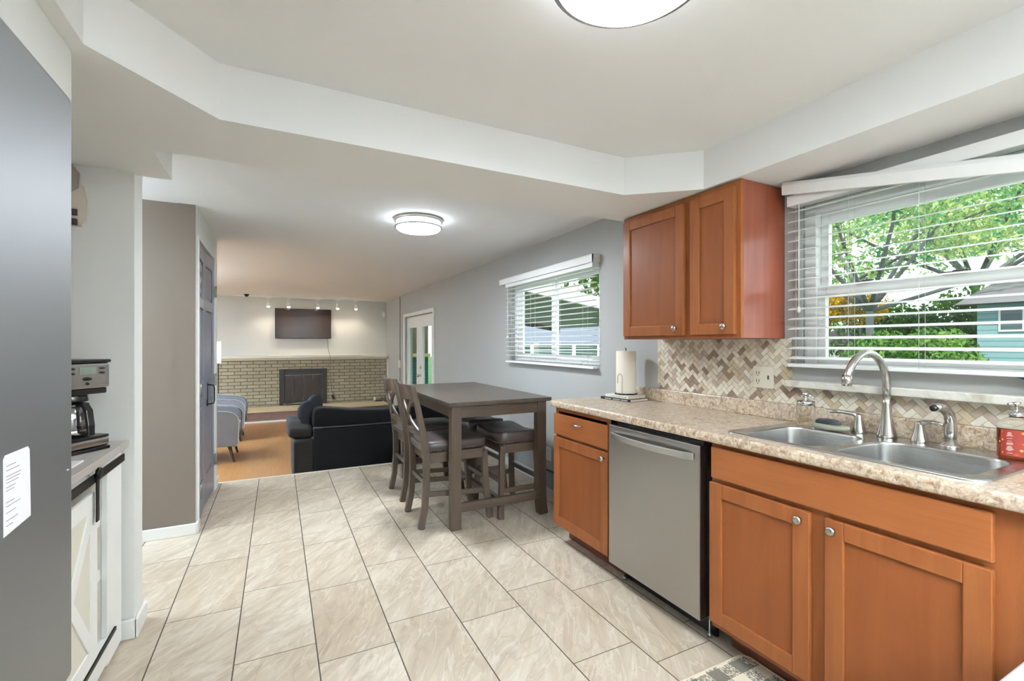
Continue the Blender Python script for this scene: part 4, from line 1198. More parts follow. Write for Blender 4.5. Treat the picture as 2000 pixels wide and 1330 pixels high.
# ------------------------------------------------------------------ counter chair, facing +X, origin on floor at its centre
def nails(b, x0, x1, y0, y1, z, r=.0055):
    def row(p, q):
        n = int((Vector(q) - Vector(p)).length / .017)
        for i in range(n + 1):
            c_ = Vector(p).lerp(Vector(q), i / n)
            b.superq(c_, (2 * r, 2 * r, 2 * r), 1, 1, 6, 4)
    row((x0, y0, z), (x1, y0, z)); row((x0, y1, z), (x1, y1, z)); row((x0, y0, z), (x0, y1, z)); row((x1, y0, z), (x1, y1, z))
def make_chair(label):
    t = thing('counter_chair', label, 'chair', (0, 0, 0))
    hy = .185
    # rear posts run from floor to top rail
    for s in (-1, 1):
        b = MB()
        b.chain([(-.262, s * (hy + .006), 0), (-.235, s * hy, .14), (-.222, s * hy, .34), (-.224, s * hy, .50), (-.245, s * hy, .66), (-.285, s * hy, .85), (-.325, s * hy, 1.01)],
                [.036] * 7, [.044, .044, .046, .048, .044, .038, .032], up=(0, 1, 0))
        b.make('rear_leg', M['gwood'], t, bevel=.004, local=True)
    for s in (-1, 1):
        b = MB(); b.chain([(.262, s * (hy + .012), 0), (.235, s * (hy + .002), .2), (.215, s * hy, .50)], [.040, .038, .040], [.046, .042, .044], up=(0, 1, 0))
        b.make('front_leg', M['gwood'], t, bevel=.004, local=True)
    b = MB(); b.box(-.20, .20, -hy - .016, -hy + .008, .455, .525); b.box(-.20, .20, hy - .008, hy + .016, .455, .525)
    b.box(.20, .222, -hy + .0085, hy - .0085, .455, .525); b.box(-.215, -.195, -hy + .0085, hy - .0085, .455, .525)
    b.make('seat_frame', M['gwood_x'], t, bevel=.002, local=True)
    b = MB(); b.superq((.005, 0, .565), (.475, .425, .085), .35, .25, 32, 12, fn=lambda p: (p[0], p[1], p[2] + (.012 * (1 - (p[0] / .24) ** 2) * (1 - (p[1] / .21) ** 2) if p[2] > 0 else 0)))
    cu = b.make('seat', M['leather'], t, local=True)
    b = MB(); nails(b, -.22, .238, -.208, .208, .537); b.make('nailheads', M['nail'], cu, local=True)
    # back: curved top rail, lower rail, seat-level rail, crossed slats
    def rail(z0, z1, xo, bow, th, nm, zc=.0):
        b = MB(); n = 10; vs = []; fs = []
        for i in range(n + 1):
            y = -hy + 2 * hy * i / n; k = 1 - (y / hy) ** 2
            for (z, tz) in ((z0, 0), (z1, 1)):
                x = -.222 - (max(z, .5) - .5) * .20 - bow * k + xo
                vs += [(x - th / 2, y, z + (zc * k if tz else 0)), (x + th / 2, y, z + (zc * k if tz else 0))]
        for i in range(n):
            a = 4 * i; c_ = 4 * (i + 1)
            fs += [(a, a + 1, c_ + 1, c_), (a + 2, c_ + 2, c_ + 3, a + 3), (a, c_, c_ + 2, a + 2), (a + 1, a + 3, c_ + 3, c_ + 1)]
        fs += [(0, 2, 3, 1), (4 * n, 4 * n + 1, 4 * n + 3, 4 * n + 2)]
        b.add(vs, fs, 0, False); b.make(nm, M['gwood_y'], t, bevel=.002, local=True)
    rail(.90, 1.005, 0.0, .028, .020, 'top_rail', .0)
    rail(.645, .685, 0.0, .025, .020, 'back_rail')
    rail(.535, .575, .0, .01, .022, 'back_rail')
    for s in (-1, 1):
        b = MB(); pts = []
        for i in range(9):
            f = i / 8; z = .672 + .24 * f; y = s * (hy - .03) * (1 - 2 * f) ** 1 * (1 - .25 * math.sin(PI * f))
            x = -.222 - (z - .5) * .20 - .026 * (1 - (y / hy) ** 2) + (.003 * s)
            pts.append((x, y, z))
        b.chain(pts, .012, .04, up=(1, 0, .2)); b.make('cross_slat', M['gwood'], t, local=True)
    for s in (-1, 1):
        b = MB(); b.beam((-.225, s * hy, .235), (.225, s * hy, .205), .018, .036); b.make('stretcher', M['gwood_x'], t, bevel=.002, local=True)
    b = MB(); b.beam((.232, -hy, .30), (.232, hy, .30), .02, .034); b.make('stretcher', M['gwood_y'], t, bevel=.002, local=True)
    b = MB(); b.beam((-.222, -hy, .31), (-.222, hy, .31), .018, .034); b.make('stretcher', M['gwood_y'], t, bevel=.002, local=True)
    return t
ch = make_chair('brown wooden counter chair with crossed back slats, nearer of the two at the table')
ch.location = (1.155, 3.36, 0); ch['group'] = 'counter chairs beside the dining table'
dup(ch, (1.17, 3.99, 0), .02, 'brown wooden counter chair with crossed back slats, farther one next to the black sofa', 'counter chairs beside the dining table')

# ------------------------------------------------------------------ saddle stool: long axis Y
def make_stool(label):
    t = thing('counter_stool', label, 'stool', (0, 0, 0))
    hx, hy = .145, .215
    for sx in (-1, 1):
        for sy in (-1, 1):
            b = MB(); b.chain([(sx * (hx + .028), sy * (hy + .03), 0), (sx * (hx + .012), sy * (hy + .014), .22), (sx * hx, sy * hy, .53)], [.042, .038, .038], [.044, .04, .042], up=(0, 1, 0))
            b.make('leg', M['gwood'], t, bevel=.004, local=True)
    b = MB(); b.box(-hx, hx, -hy - .012, -hy + .010, .475, .540); b.box(-hx, hx, hy - .010, hy + .012, .475, .540)
    b.box(-hx - .012, -hx + .010, -hy + .011, hy - .011, .475, .540); b.box(hx - .010, hx + .012, -hy + .011, hy - .011, .475, .540)
    b.make('seat_frame', M['gwood_x'], t, bevel=.002, local=True)
    b = MB(); b.superq((0, 0, .582), (.36, .50, .085), .35, .25, 32, 14, fn=lambda p: (p[0], p[1], p[2] + (.030 * (abs(p[1]) / .25) ** 2 - .008 if p[2] > 0 else .0)))
    cu = b.make('seat', M['leather'], t, local=True)
    b = MB(); nails(b, -.178, .178, -.245, .245, .553); b.make('nailheads', M['nail'], cu, local=True)
    for sy in (-1, 1):
        b = MB(); b.beam((-hx - .012, sy * (hy + .012), .20), (hx + .012, sy * (hy + .012), .20), .02, .036); b.make('stretcher', M['gwood_x'], t, bevel=.002, local=True)
    for sx in (-1, 1):
        b = MB(); b.beam((sx * (hx + .010), -hy - .01, .27), (sx * (hx + .010), hy + .01, .27), .02, .036); b.make('stretcher', M['gwood_y'], t, bevel=.002, local=True)
    return t
st = make_stool('backless brown counter stool with saddle seat, nearest under the dining table')
st.location = (1.64, 3.335, 0); st['group'] = 'backless stools along the window side of the table'
dup(st, (1.62, 3.93, 0), 0, 'backless brown counter stool with saddle seat, farther under the dining table', 'backless stools along the window side of the table')

# ================================================================== sofa
t = thing('sofa', 'low black fabric sofa seen from behind at the step into the living room', 'sofa', (1.05, 5.65, ZL))
SXA, SXB, SYA, SYB = .14, 1.97, 5.20, 6.12
b = MB(); b.box(SXA + .19, SXB - .19, SYA, SYA + .16, ZL + .03, .415); b.make('back_frame', M['charcoal'], t, bevel=.02, seg=3)
b = MB(); b.box(SXA + .19, SXB - .19, SYA + .16, SYB, ZL + .03, ZL + .26); b.make('base', M['charcoal'], t, bevel=.02)
for (a, c_) in ((SXA, SXA + .189), (SXB - .189, SXB)):
    b = MB(); b.superq(((a + c_) / 2, (SYA + SYB) / 2 - .002, (ZL + .03 + .30) / 2), (c_ - a, SYB - SYA, .30 - ZL - .03), .12, .12, 32, 20); ar = b.make('armrest', M['charcoal_taupe'], t)
    b = MB(); b.superq(((a + c_) / 2 - (.02 if a < 1 else -.02), (SYA + SYB) / 2 + .02, .37), (.26, .84, .19), .6, .35, 32, 16,
                       fn=lambda p: (p[0], p[1], p[2] * (1 - .25 * abs(p[1]) / .42) + .008 * math.sin(p[1] * 23) + .03 * (p[0] / .13) * (-1 if a < 1 else 1) * .5)); b.make('arm_pillow', M['charcoal_taupe'], t)
def sag(p):
    k = (p[0] / .72) ** 2
    z = p[2]
    if z > 0: z = z * (1 - .62 * (1 - min(1, k)) ) 
    return (p[0], p[1] + .01 * math.sin(p[0] * 5), z)
b = MB(); b.superq((1.055, SYA + .20, .50), (1.46, .25, .31), .45, .22, 48, 18, fn=sag); bc = b.make('back_cushion', M['charcoal'], t)
b = MB(); b.tube([(SXA + .27, SYA - .004, .418), (SXB - .25, SYA - .004, .418)], .006, 6); b.make('seam', fabric('grey_seam', (70, 70, 74)), t)
b = MB()
for k in range(2):
    b.superq((.72 + .66 * k, 5.78, ZL + .35), (.66, .66, .17), .4, .25, 28, 12)
b.make('seat_cushions', M['charcoal'], t)
# throw cushion leaning in the sofa's left corner
def corner(p):
    k = 1 + .9 * (abs(p[0]) / .2) * (abs(p[2]) / .2)
    return (p[0] * k, p[1] * (1 - .3 * (abs(p[0]) / .2)), p[2] * k)
b = MB(); b.superq((.335, 5.55, .53), (.36, .15, .30), .9, .75, 28, 16, fn=corner, rot=RZ(.9) @ RY(-.35))
set_props(b.make('throw_cushion', fabric('dark_slate_cushion', (44, 46, 50))), 'dark slate throw cushion propped in the left corner of the sofa', 'cushion')

# ================================================================== armchairs (facing +X)
def make_armchair(label):
    t = thing('armchair', label, 'armchair', (0, 0, 0))
    W_, D_ = .66, .70
    for s in (-1, 1):
        y0, y1 = (s * W_ / 2, s * (W_ / 2 - .075)) if s > 0 else (s * W_ / 2, s * (W_ / 2 - .075))
        prof = [(-.34, .22), (.30, .20), (.335, .235), (.345, .50), (.33, .57), (.29, .615), (.22, .64), (0, .665), (-.25, .73), (-.36, .78)]
        b = MB(); b.prism(prof, min(y0, y1), max(y0, y1), 'Y', smooth=True); ar = b.make('arm', M['chair_grey'], t, bevel=.012, seg=3, local=True)
        path = prof[1:]
        for yy in (y0, y1):
            pass
        b = MB(); b.tube([(p[0] * 1.006, s * (W_ / 2 + .001), p[1] * 1.003) for p in path], .006, 6); b.make('piping', M['piping'], ar, local=True)
    b = MB(); b.prism([(-.38, .22), (-.22, .22), (-.26, .80), (-.33, .84), (-.40, .80)], -W_ / 2 + .076, W_ / 2 - .076, 'Y'); b.make('backrest', M['chair_grey'], t, bevel=.02, seg=3, local=True)
    b = MB(); b.box(-.22, .31, -W_ / 2 + .076, W_ / 2 - .076, .20, .33); b.make('base', M['chair_grey'], t, bevel=.01, local=True)
    b = MB(); b.superq((.06, 0, .40), (.58, W_ - .16, .15), .35, .2, 28, 12); b.make('seat_cushion', M['seat_pale'], t, local=True)
    for (x, y) in ((.23, -.26), (.23, .26), (-.28, -.26), (-.28, .26)):
        b = MB(); b.lathe([(.012, 0), (.024, .215)], (0, 0, 0), 12)
        sx = .06 if x > 0 else -.06
        b.v = [(v[0] + x + sx * (1 - v[2] / .215), v[1] + y * (1 + .12 * (1 - v[2] / .215)), v[2]) for v in b.v]
        b.make('leg', M['darkleg'], t, local=True)
    return t
ac = make_armchair('grey upholstered armchair on tapered legs nearest to the closet door')
ac.location = (-.78, 7.10, ZL); ac['group'] = 'grey armchairs on the wooden floor'
dup(ac, (-.79, 8.47, ZL), 0, 'grey upholstered armchair on tapered legs nearer to the fireplace', 'grey armchairs on the wooden floor')

# floor lamp
t = thing('floor_lamp', 'lit white floor lamp with black twin poles behind the grey armchairs', 'lamp', (-.95, 9.6, ZL))
b = MB(); b.lathe([(.11, 0), (.11, .012), (.02, .025)], (-.95, 9.6, ZL), 24); b.make('base', M['black'], t)
b = MB()
for dx in (-.035, .02): b.tube([(-.95 + dx, 9.6, ZL + .02), (-.95 + dx, 9.6, .96)], .009, 8)
b.make('pole', M['black'], t)
b = MB(); b.lathe([(.065, .95), (.065, 1.33)], (-.955, 9.6, 0), 28, cap=False); b.make('lamp_shade', M['shade_glow'], t)

# ================================================================== fireplace wall
b = MB(); b.box(-4.15, 0.03, 10.55, 10.6995, .035, .955); b.box(.93, XW - .021, 10.55, 10.6995, .035, .955); b.box(.03, .93, 10.55, 10.6995, .77, .955)
struct('wall_back', b, M['brick'])
b = MB(); b.box(-4.15, 2.185, 10.42, 10.6995, 1.00, 1.055); b.box(-4.15, 2.18, 10.50, 10.6995, .956, 1.0)
set_props(b.make('mantel_shelf', M['cream'], bevel=.006), 'long white mantel shelf above the painted brick fireplace', 'mantel')
t = thing('hearth', 'raised reddish brick hearth ledge below the fireplace', 'hearth', (-.9, 10.25, ZL))
b = MB(); b.box(-4.15, 2.07, 9.96, 10.549, ZL, -.012); b.make('brick_base', M['brick_red'], t)
b = MB(); b.box(-4.15, 2.09, 9.94, 10.549, -.012, .032); b.make('slab', plain('tan_hearth_slab', (186, 168, 136), .7, bump=(30, .5, .004)), t, bevel=.005)
b = MB(); b.box(-4.1, 2.06, 9.945, 9.9595, ZL, ZL + .03); b.make('base_strip', M['trim'], t)
t = thing('fireplace_insert', 'black metal fireplace insert with dark folding glass doors', 'fireplace', (.48, 10.55, .03))
b = MB(); b.box(.03, .125, 10.53, 10.60, .034, .765); b.box(.835, .93, 10.53, 10.60, .034, .765); b.box(.125, .835, 10.53, 10.60, .655, .765); b.box(.125, .835, 10.53, 10.60, .034, .10)
b.make('surround', M['fire_black'], t, bevel=.004)
for k in range(4):
    b = MB(); w_ = .71 / 4; b.box(.127 + w_ * k, .123 + w_ * (k + 1), 10.555, 10.565, .102, .652); b.make('glass_door', M['fire_glass'], t)
b = MB(); b.box(.13, .83, 10.545, 10.553, .640, .650); b.make('top_track', M['hinge'], t)
b = MB(); b.tube([(.15, 10.50, .062), (.78, 10.47, .085)], .006, 8); b.tube([(.12 + .02 * math.cos(a), 10.50, .062 + .02 * math.sin(a)) for a in [2 * PI * i / 12 for i in range(12)]], .005, 6, closed=True)
b.tube([(.78, 10.47, .085), (.80, 10.46, .06), (.80, 10.45, .034)], .005, 6)
set_props(b.make('fire_poker', M['nickel']), 'metal fire poker lying across the base of the fireplace doors', 'poker')

# television
t = thing('television', 'dark flat television mounted on the wall above the mantel', 'television', (.49, 10.65, 1.40))
b = MB(); b.box(-.05, 1.025, 10.615, 10.655, 1.40, 2.02); b.make('cabinet', M['bezel'], t, bevel=.004)
b = MB(); b.box(-.04, 1.015, 10.6125, 10.6149, 1.415, 2.01); b.make('screen', M['tv'], t)
b = MB(); b.box(.3, .7, 10.655, 10.6995, 1.55, 1.85); b.make('bracket', M['black'], t)
b = MB(); pts = [(.955, 10.66, 1.42), (.965, 10.66, 1.2), (.975, 10.41, 1.07), (.985, 10.40, .98), (.99, 10.53, .70), (1.01, 10.53, .45), (1.04, 10.53, .22), (1.10, 10.50, .10), (1.16, 10.50, .042)]
b.tube(pts, .004, 6); cb = b.make('power_cord', M['black_rubber'], t)
b = MB(); b.box(1.03, 1.07, 10.50, 10.53, .11, .20, rot=RY(-.35)); b.make('power_brick', M['black_plastic'], cb)

# track light
t = thing('track_light', 'white ceiling track with five lit spot heads above the television', 'track light', (.54, 10.42, ZC))
b = MB(); b.box(-.78, 1.78, 10.40, 10.435, ZC - .022, ZC - .0005); b.make('track', M['trim'], t)
for px_ in (-.165, .20, .745, 1.13, 1.50):
    b = MB(); b.box(px_ - .05, px_ + .05, 10.402, 10.432, ZC - .04, ZC - .0225); b.tube([(px_, 10.415, ZC - .04), (px_ - .02, 10.40, ZC - .10), (px_, 10.39, ZC - .135)], .005, 8)
    b.lathe([(.028, 0), (.033, .03), (.022, .06), (.012, .075)], (px_, 10.39, ZC - .205), 14, cap=False)
    h_ = b.make('spot_head', M['trim'], t)
    b = MB(); b.superq((px_, 10.388, ZC - .205), (.055, .055, .045), 1, 1, 14, 10); b.make('bulb', M['bulb'], h_)
    ld = bpy.data.lights.new('track_glow', 'SPOT'); ld.energy = TRACK_W; ld.color = (1, .88, .70); ld.spot_size = 2.6; ld.spot_blend = .8; ld.shadow_soft_size = .04
    lo_ = bpy.data.objects.new('track_glow', ld); COL.objects.link(lo_); lo_.location = (px_, 10.385, ZC - .245)
# small fittings on the far wall and ceiling
b = MB(); b.box(2.115, 2.175, 10.66, 10.6995, 1.90, 2.02); set_props(b.make('motion_sensor', M['white_plastic'], bevel=.01), 'small white motion sensor in the far right wall corner', 'sensor')
b = MB(); b.lathe([(.012, -.05), (.03, -.035), (.035, -.02), (.05, 0)], (-.53, 10.2, ZC), 18); set_props(b.make('ceiling_hook', M['black']), 'small dark round ceiling fitting left of the track light', 'ceiling fitting')
# clutter on hearth's right end
t = thing('cable_modem', 'small black box with tangled cables on the right end of the hearth', 'electronics', (1.98, 10.40, .032))
b = MB(); b.box(1.90, 2.05, 10.36, 10.44, .032, .055); b.make('box', M['black_plastic'], t, bevel=.004)
b = MB(); b.box(1.875, 1.915, 10.40, 10.44, .056, .12); b.make('plug', M['white_plastic'], t, bevel=.004)
b = MB(); b.tube([(1.90 + .10 * math.cos(a) + .03, 10.42, .10 + .05 * math.sin(a)) for a in [i * .4 for i in range(1, 9)]], .004, 6); b.tube([(2.05, 10.40, .04), (2.07, 10.42, .09), (2.06, 10.44, .13), (2.03, 10.46, .06)], .004, 6); b.make('cables', M['black_rubber'], t)
t = thing('table_lamp_base', 'pale ceramic ornament standing on the left end of the hearth', 'ornament', (-.78, 10.3, .032))
b = MB(); b.lathe([(.05, 0), (.07, .03), (.05, .08), (.02, .10)], (-.78, 10.3, .032), 18); b.make('body', M['cream'], t)

# ================================================================== refrigerator
FXF = -.372
t = thing('refrigerator', 'tall stainless steel refrigerator filling the left picture edge', 'refrigerator', (-.73, .80, 0))
b = MB(); b.box(-1.09, FXF - .06, .36, 1.245, .02, 1.78); b.make('body', plain('fridge_side', (70, 72, 75), .5), t, bevel=.005)
b = MB(); b.box(FXF - .058, FXF, .355, 1.25, .62, 1.795); d = b.make('door', M['steel_fridge'], t, bevel=.014, seg=4)
b = MB(); b.tube([(FXF, .42, .75), (FXF + .05, .42, .77), (FXF + .05, .42, 1.55), (FXF, .42, 1.57)], .012, 12); b.make('handle', M['handle_steel'], d)
b = MB(); b.box(FXF - .058, FXF, .355, 1.25, .06, .612); d = b.make('freezer_drawer', M['steel_fridge'], t, bevel=.014, seg=4)
b = MB(); b.box(-.50, -.43, 1.14, 1.24, 1.7801, 1.80); b.make('hinge_cover', plain('dark_hinge_cover', (60, 60, 62), .5), t, bevel=.004)
b = MB(); pp = [(.975, 1.118), (.980, 1.124), (1.052, 1.124), (1.058, 1.118), (1.062, 1.006), (.976, 1.000)]
b.prism(pp, FXF + .0005, FXF + .0012, 'X')
t = thing('fridge_note', 'white paper note with faint handwriting stuck on the refrigerator door', 'note', (FXF, 1.02, 1.0))
b.make('sheet', M['paper'], t)
b = MB(); rng = random.Random(4)
for (z, l_) in ((1.106, .03), (1.099, .04), (1.090, .046), (1.085, .042), (1.080, .038), (1.073, .028), (1.068, .024), (1.050, .026), (1.044, .044), (1.034, .03), (1.022, .036), (1.014, .02)):
    b.box(FXF + .0012, FXF + .0016, .982, .982 + l_, z, z + .0012)
b.make('handwriting', M['ink'], t)
b = MB(); b.superq((FXF + .002, 1.212, 1.046), (.006, .008, .004), 1, 1, 12, 8); set_props(b.make('fridge_magnet', M['chrome']), 'tiny chrome stud on the edge of the refrigerator door', 'magnet')

# ================================================================== coffee bar cart
CX0, CX1, CY0, CY1, CZ = -.98, -.60, 1.42, 2.54, .845
t = thing('coffee_bar_cabinet', 'white farmhouse coffee bar cabinet with sliding barn door beside the refrigerator', 'cabinet', (-.79, 1.98, 0))
b = MB(); b.box(CX0, -.578, CY0 - .02, CY1 + .018, CZ, CZ + .03); b.make('top', M['cart_top'], t, bevel=.002)
b = MB(); b.box(CX0, CX1 - .02, CY0, CY0 + .018, .02, CZ); b.box(CX0, CX1 - .02, CY1 - .018, CY1, .02, CZ)
b.box(CX0, CX0 + .008, CY0 + .018, CY1 - .018, .10, CZ); b.make('body', M['cart_back'], t)
b = MB(); b.box(CX0 + .01, CX1 - .0205, CY1 - .184, CY1 - .17, .10, CZ - .001); b.make('partition', M['cart_back'], t)
b = MB(); b.box(CX1 - .02, CX1, CY1 - .185, CY1, .02, CZ - .0005); b.box(CX1 - .02, CX1, CY0, CY0 + .185, .02, CZ - .0005)
b.box(CX1 - .02, CX1, CY0 + .186, CY1 - .186, CZ - .045, CZ - .0005); b.box(CX1 - .02, CX1, CY0 + .186, CY1 - .186, .035, .135)
b.make('face_frame', M['cart_white'], t, bevel=.002)
for z in (.135, .39, .60):
    b = MB(); b.box(CX0 + .01, CX1 - .021, CY0 + .02, CY1 - .185, z - .02, z + .02 * (z > .2)); b.make('shelf', M['cart_white'], t, bevel=.001)
b = MB(); b.box(CX1 + .012, CX1 + .018, CY0 + .05, CY1 - .03, CZ - .048, CZ - .018); b.make('rail', M['black'], t)
DY0, DY1 = 1.70, 2.20
b = MB(); x0, x1 = CX1 + .001, CX1 + .011
b.box(x0, x1, DY0, DY0 + .06, .15, CZ - .085); b.box(x0, x1, DY1 - .06, DY1, .15, CZ - .085)
b.box(x0, x1, DY0 + .06, DY1 - .06, .15, .21); b.box(x0, x1, DY0 + .06, DY1 - .06, CZ - .145, CZ - .085)
d = b.make('barn_door', M['cart_white'], t, bevel=.001)
b = MB(); b.box(x0 + .0005, x0 + .005, DY0 + .06, DY1 - .06, .21, CZ - .145); b.make('door_panel', M['cart_back'], d)
for s in (0, 1):
    b = MB(); ya, yb = (DY0 + .06, DY1 - .06) if s else (DY1 - .06, DY0 + .06)
    b.beam((x0 + .006 + .0015 * s, ya, .21), (x0 + .006 + .0015 * s, yb, CZ - .145), .008, .045, up=(1, 0, 0)) if False else b.chain([(x0 + .0065 + .001 * s, ya, .22), (x0 + .0065 + .001 * s, yb, CZ - .155)], .006, .045, up=(1, 0, 0))
    b.make('cross_brace', M['cart_white'], d)
for yy in (DY0 + .04, DY1 - .035):
    b = MB(); b.box(CX1 + .019, CX1 + .023, yy - .013, yy + .013, CZ - .19, CZ - .02); b.lathe([(.02, .019), (.022, .022), (.022, .028), (.02, .031)], (CX1, yy, CZ - .018), 16, 'X'); b.make('hanger', M['black'], d)
b = MB(); b.box(CX1 + .0005, CX1 + .008, CY0 + .2, CY1 - .10, .118, .132); b.make('floor_guide', M['black'], t)
o = MB().box(-.80, -.615, 1.75, 2.16, CZ + .0302, CZ + .036).make('counter_mat', plain('white_mat', (238, 238, 240), .5), bevel=.002)
set_props(o, 'flat white mat on the coffee bar top in front of the coffee maker', 'mat')

# ------------------------------------------------------------------ coffee maker, built facing local +X then turned
t = thing('coffee_maker', 'black and steel drip coffee maker with glass carafe on the coffee bar', 'coffee maker', (-.735, 2.385, CZ + .03), -.62)
def L(b, nm, m, **kw): return b.make(nm, m, t, local=True, **kw)
b = MB(); b.box(-.115, .105, -.085, .085, .0, .014); b.lathe([(.075, 0), (.075, .014)], (.03, 0, .0), 24); L(b, 'foot', M['black_plastic'], bevel=.003)
b = MB(); b.box(-.112, .10, -.088, .088, .014, .048); L(b, 'base', M['steel'], bevel=.01, seg=3)
b = MB(); b.box(-.11, .098, -.086, .086, .0481, .058); L(b, 'warming_plate', M['black_plastic'], bevel=.003)
b = MB(); b.box(-.115, -.055, -.086, .086, .058, .245); L(b, 'water_tank', M['black_plastic'], bevel=.008)
b = MB(); b.box(-.115, .085, -.088, .088, .222, .245); b.lathe([(.05, 0), (.045, .03)], (.03, 0, .195), 20); L(b, 'brew_basket', M['black_plastic'], bevel=.004)
b = MB(); b.box(-.115, .098, -.090, .090, .246, .345); hd = L(b, 'housing', M['steel'], bevel=.008, seg=3)
b = MB(); b.box(-.118, .102, -.092, .092, .3455, .358); L(b, 'lid', M['black_plastic'], bevel=.004)
b = MB(); b.box(.0985, .1015, -.078, .078, .255, .338); pn = L(b, 'control_panel', M['steel'], bevel=.002)
b = MB(); b.box(.1016, .1030, -.03, .03, .302, .330); b.make('display', plain('lcd', (128, 140, 126), .3), pn, local=True)
b = MB()
for (y, z) in ((-.055, .324), (-.055, .306), (.055, .324), (.055, .306)): b.superq((.102, y, z), (.006, .024, .009), .8, .8, 12, 8)
b.superq((.102, 0, .284), (.006, .036, .014), .8, .8, 12, 8); b.superq((.102, 0, .266), (.006, .016, .012), .8, .8, 12, 8)
b.make('buttons', M['black_plastic'], pn, local=True)
t2 = thing('coffee_carafe', 'glass coffee carafe with black handle in the coffee maker', 'carafe', t.location, -.62)
c = (.028, 0, .0582)
gk = pane_mat('carafe_glass', (.42, .42, .44, 1), .25)
b = MB(); b.lathe([(.045, .0), (.063, .012), (.066, .04), (.062, .08), (.052, .115), (.047, .125)], c, 32); b.make('jug', gk, t2, local=True)
b = MB(); b.lathe([(.064, .012), (.0675, .014), (.0675, .028), (.0665, .03)], c, 32, cap=False); b.make('lower_band', M['chrome'], t2, local=True)
b = MB(); b.lathe([(.052, .116), (.052, .128), (.03, .134)], c, 32); b.make('lid', M['black_plastic'], t2, local=True)
b = MB(); b.chain([(c[0] + .045, -.01, .185), (c[0] + .085, -.018, .186), (c[0] + .105, -.022, .165), (c[0] + .118, -.025, .11), (c[0] + .122, -.026, .078), (c[0] + .07, -.016, .082)], .022, [.012, .016, .018, .016, .014, .012], up=(.2, 1, 0)); b.make('handle', M['black_plastic'], t2, bevel=.003, local=True)

# sign hanging on the coffee nook wall (mostly hidden by the refrigerator)
t = thing('wall_sign', 'pale wooden cup-shaped wall sign partly hidden behind the refrigerator', 'wall decoration', (-.80, 2.578, 1.9))
b = MB(); b.prism([(-.88, 2.0), (-.765, 2.01), (-.735, 1.96), (-.722, 1.90), (-.724, 1.82), (-.738, 1.79), (-.88, 1.79)], 2.562, 2.577, 'Y'); b.make('board', plain('pale_wood_sign', (208, 196, 180), .7), t)
b = MB(); b.prism([(-.88, 2.046), (-.765, 2.043), (-.742, 2.01), (-.746, 1.95), (-.775, 1.925), (-.88, 1.93)], 2.55, 2.5615, 'Y'); b.make('steam_cutout', plain('taupe_sign_layer', (158, 148, 140), .7), t)
for z in (1.805, 1.845):
    b = MB(); b.box(-.88, -.750, 2.552, 2.5615, z - .013, z + .013); b.make('slat', plain('dark_sign_slat', (54, 42, 38), .6), t)

# ================================================================== rug and trash bin
b = MB()
def rrect(x0, x1, y0, y1, r, n=6):
    out = []
    for (cx_, cy_, a0) in ((x1 - r, y1 - r, 0), (x0 + r, y1 - r, PI / 2), (x0 + r, y0 + r, PI), (x1 - r, y0 + r, 3 * PI / 2)):
        for i in range(n + 1):
            a = a0 + PI / 2 * i / n; out.append((cx_ + r * math.cos(a), cy_ + r * math.sin(a)))
    return out
t = thing('kitchen_rug', 'beige and black checked rug on the tiles in front of the sink cabinet', 'rug', (1.45, .8, 0))
b = MB(); b.prism(rrect(1.11, 1.722, .43, 1.278, .035), .001, .009, 'Z'); b.make('weave', M['rug'], t)
b = MB(); outl = rrect(1.105, 1.727, .425, 1.283, .04); b.tube([(x, y, .006) for x, y in outl], .0055, 8, closed=True); b.make('binding', M['rug_edge'], t)
t = thing('trash_bin', 'white object with rounded corner at the lower right picture edge', 'bin', (1.43, .22, 0))
b = MB(); b.prism(rrect(1.27, 1.59, .04, .395, .04), .0, .56, 'Z'); b.make('bin_body', M['stove_white'], t, bevel=.01)
b = MB(); b.prism(rrect(1.26, 1.60, .03, .405, .045), .561, .60, 'Z'); b.make('lid', M['stove_white'], t, bevel=.015, seg=3)

# ================================================================== outdoors
b = MB(); b.box(2.5, 60, -30, 60, -.6, -.45); set_props(b.make('lawn', M['grass']), None, None, kind='structure')

def foliage(mb, blobs, n, size, rng, mi=0):
    tot = sum(r[0] * r[1] * r[2] for _, r in blobs)
    for c, r in blobs:
        k = int(n * r[0] * r[1] * r[2] / tot)
        for _ in range(k):
            while True:
                p = Vector((rng.uniform(-1, 1), rng.uniform(-1, 1), rng.uniform(-1, 1)))
                if .25 < p.length < 1: break
            q = Vector((c[0] + p.x * r[0], c[1] + p.y * r[1], c[2] + p.z * r[2]))
            u = Vector((rng.gauss(0, 1), rng.gauss(0, 1), rng.gauss(0, 1))).normalized()
            w = u.cross(Vector((rng.gauss(0, 1), rng.gauss(0, 1), rng.gauss(0, 1)))).normalized()
            s_ = size * rng.uniform(.6, 1.3)
            mb.add([q - u * s_, q + w * s_ * .45, q + u * s_, q - w * s_ * .45], [(0, 1, 2, 3)], mi)

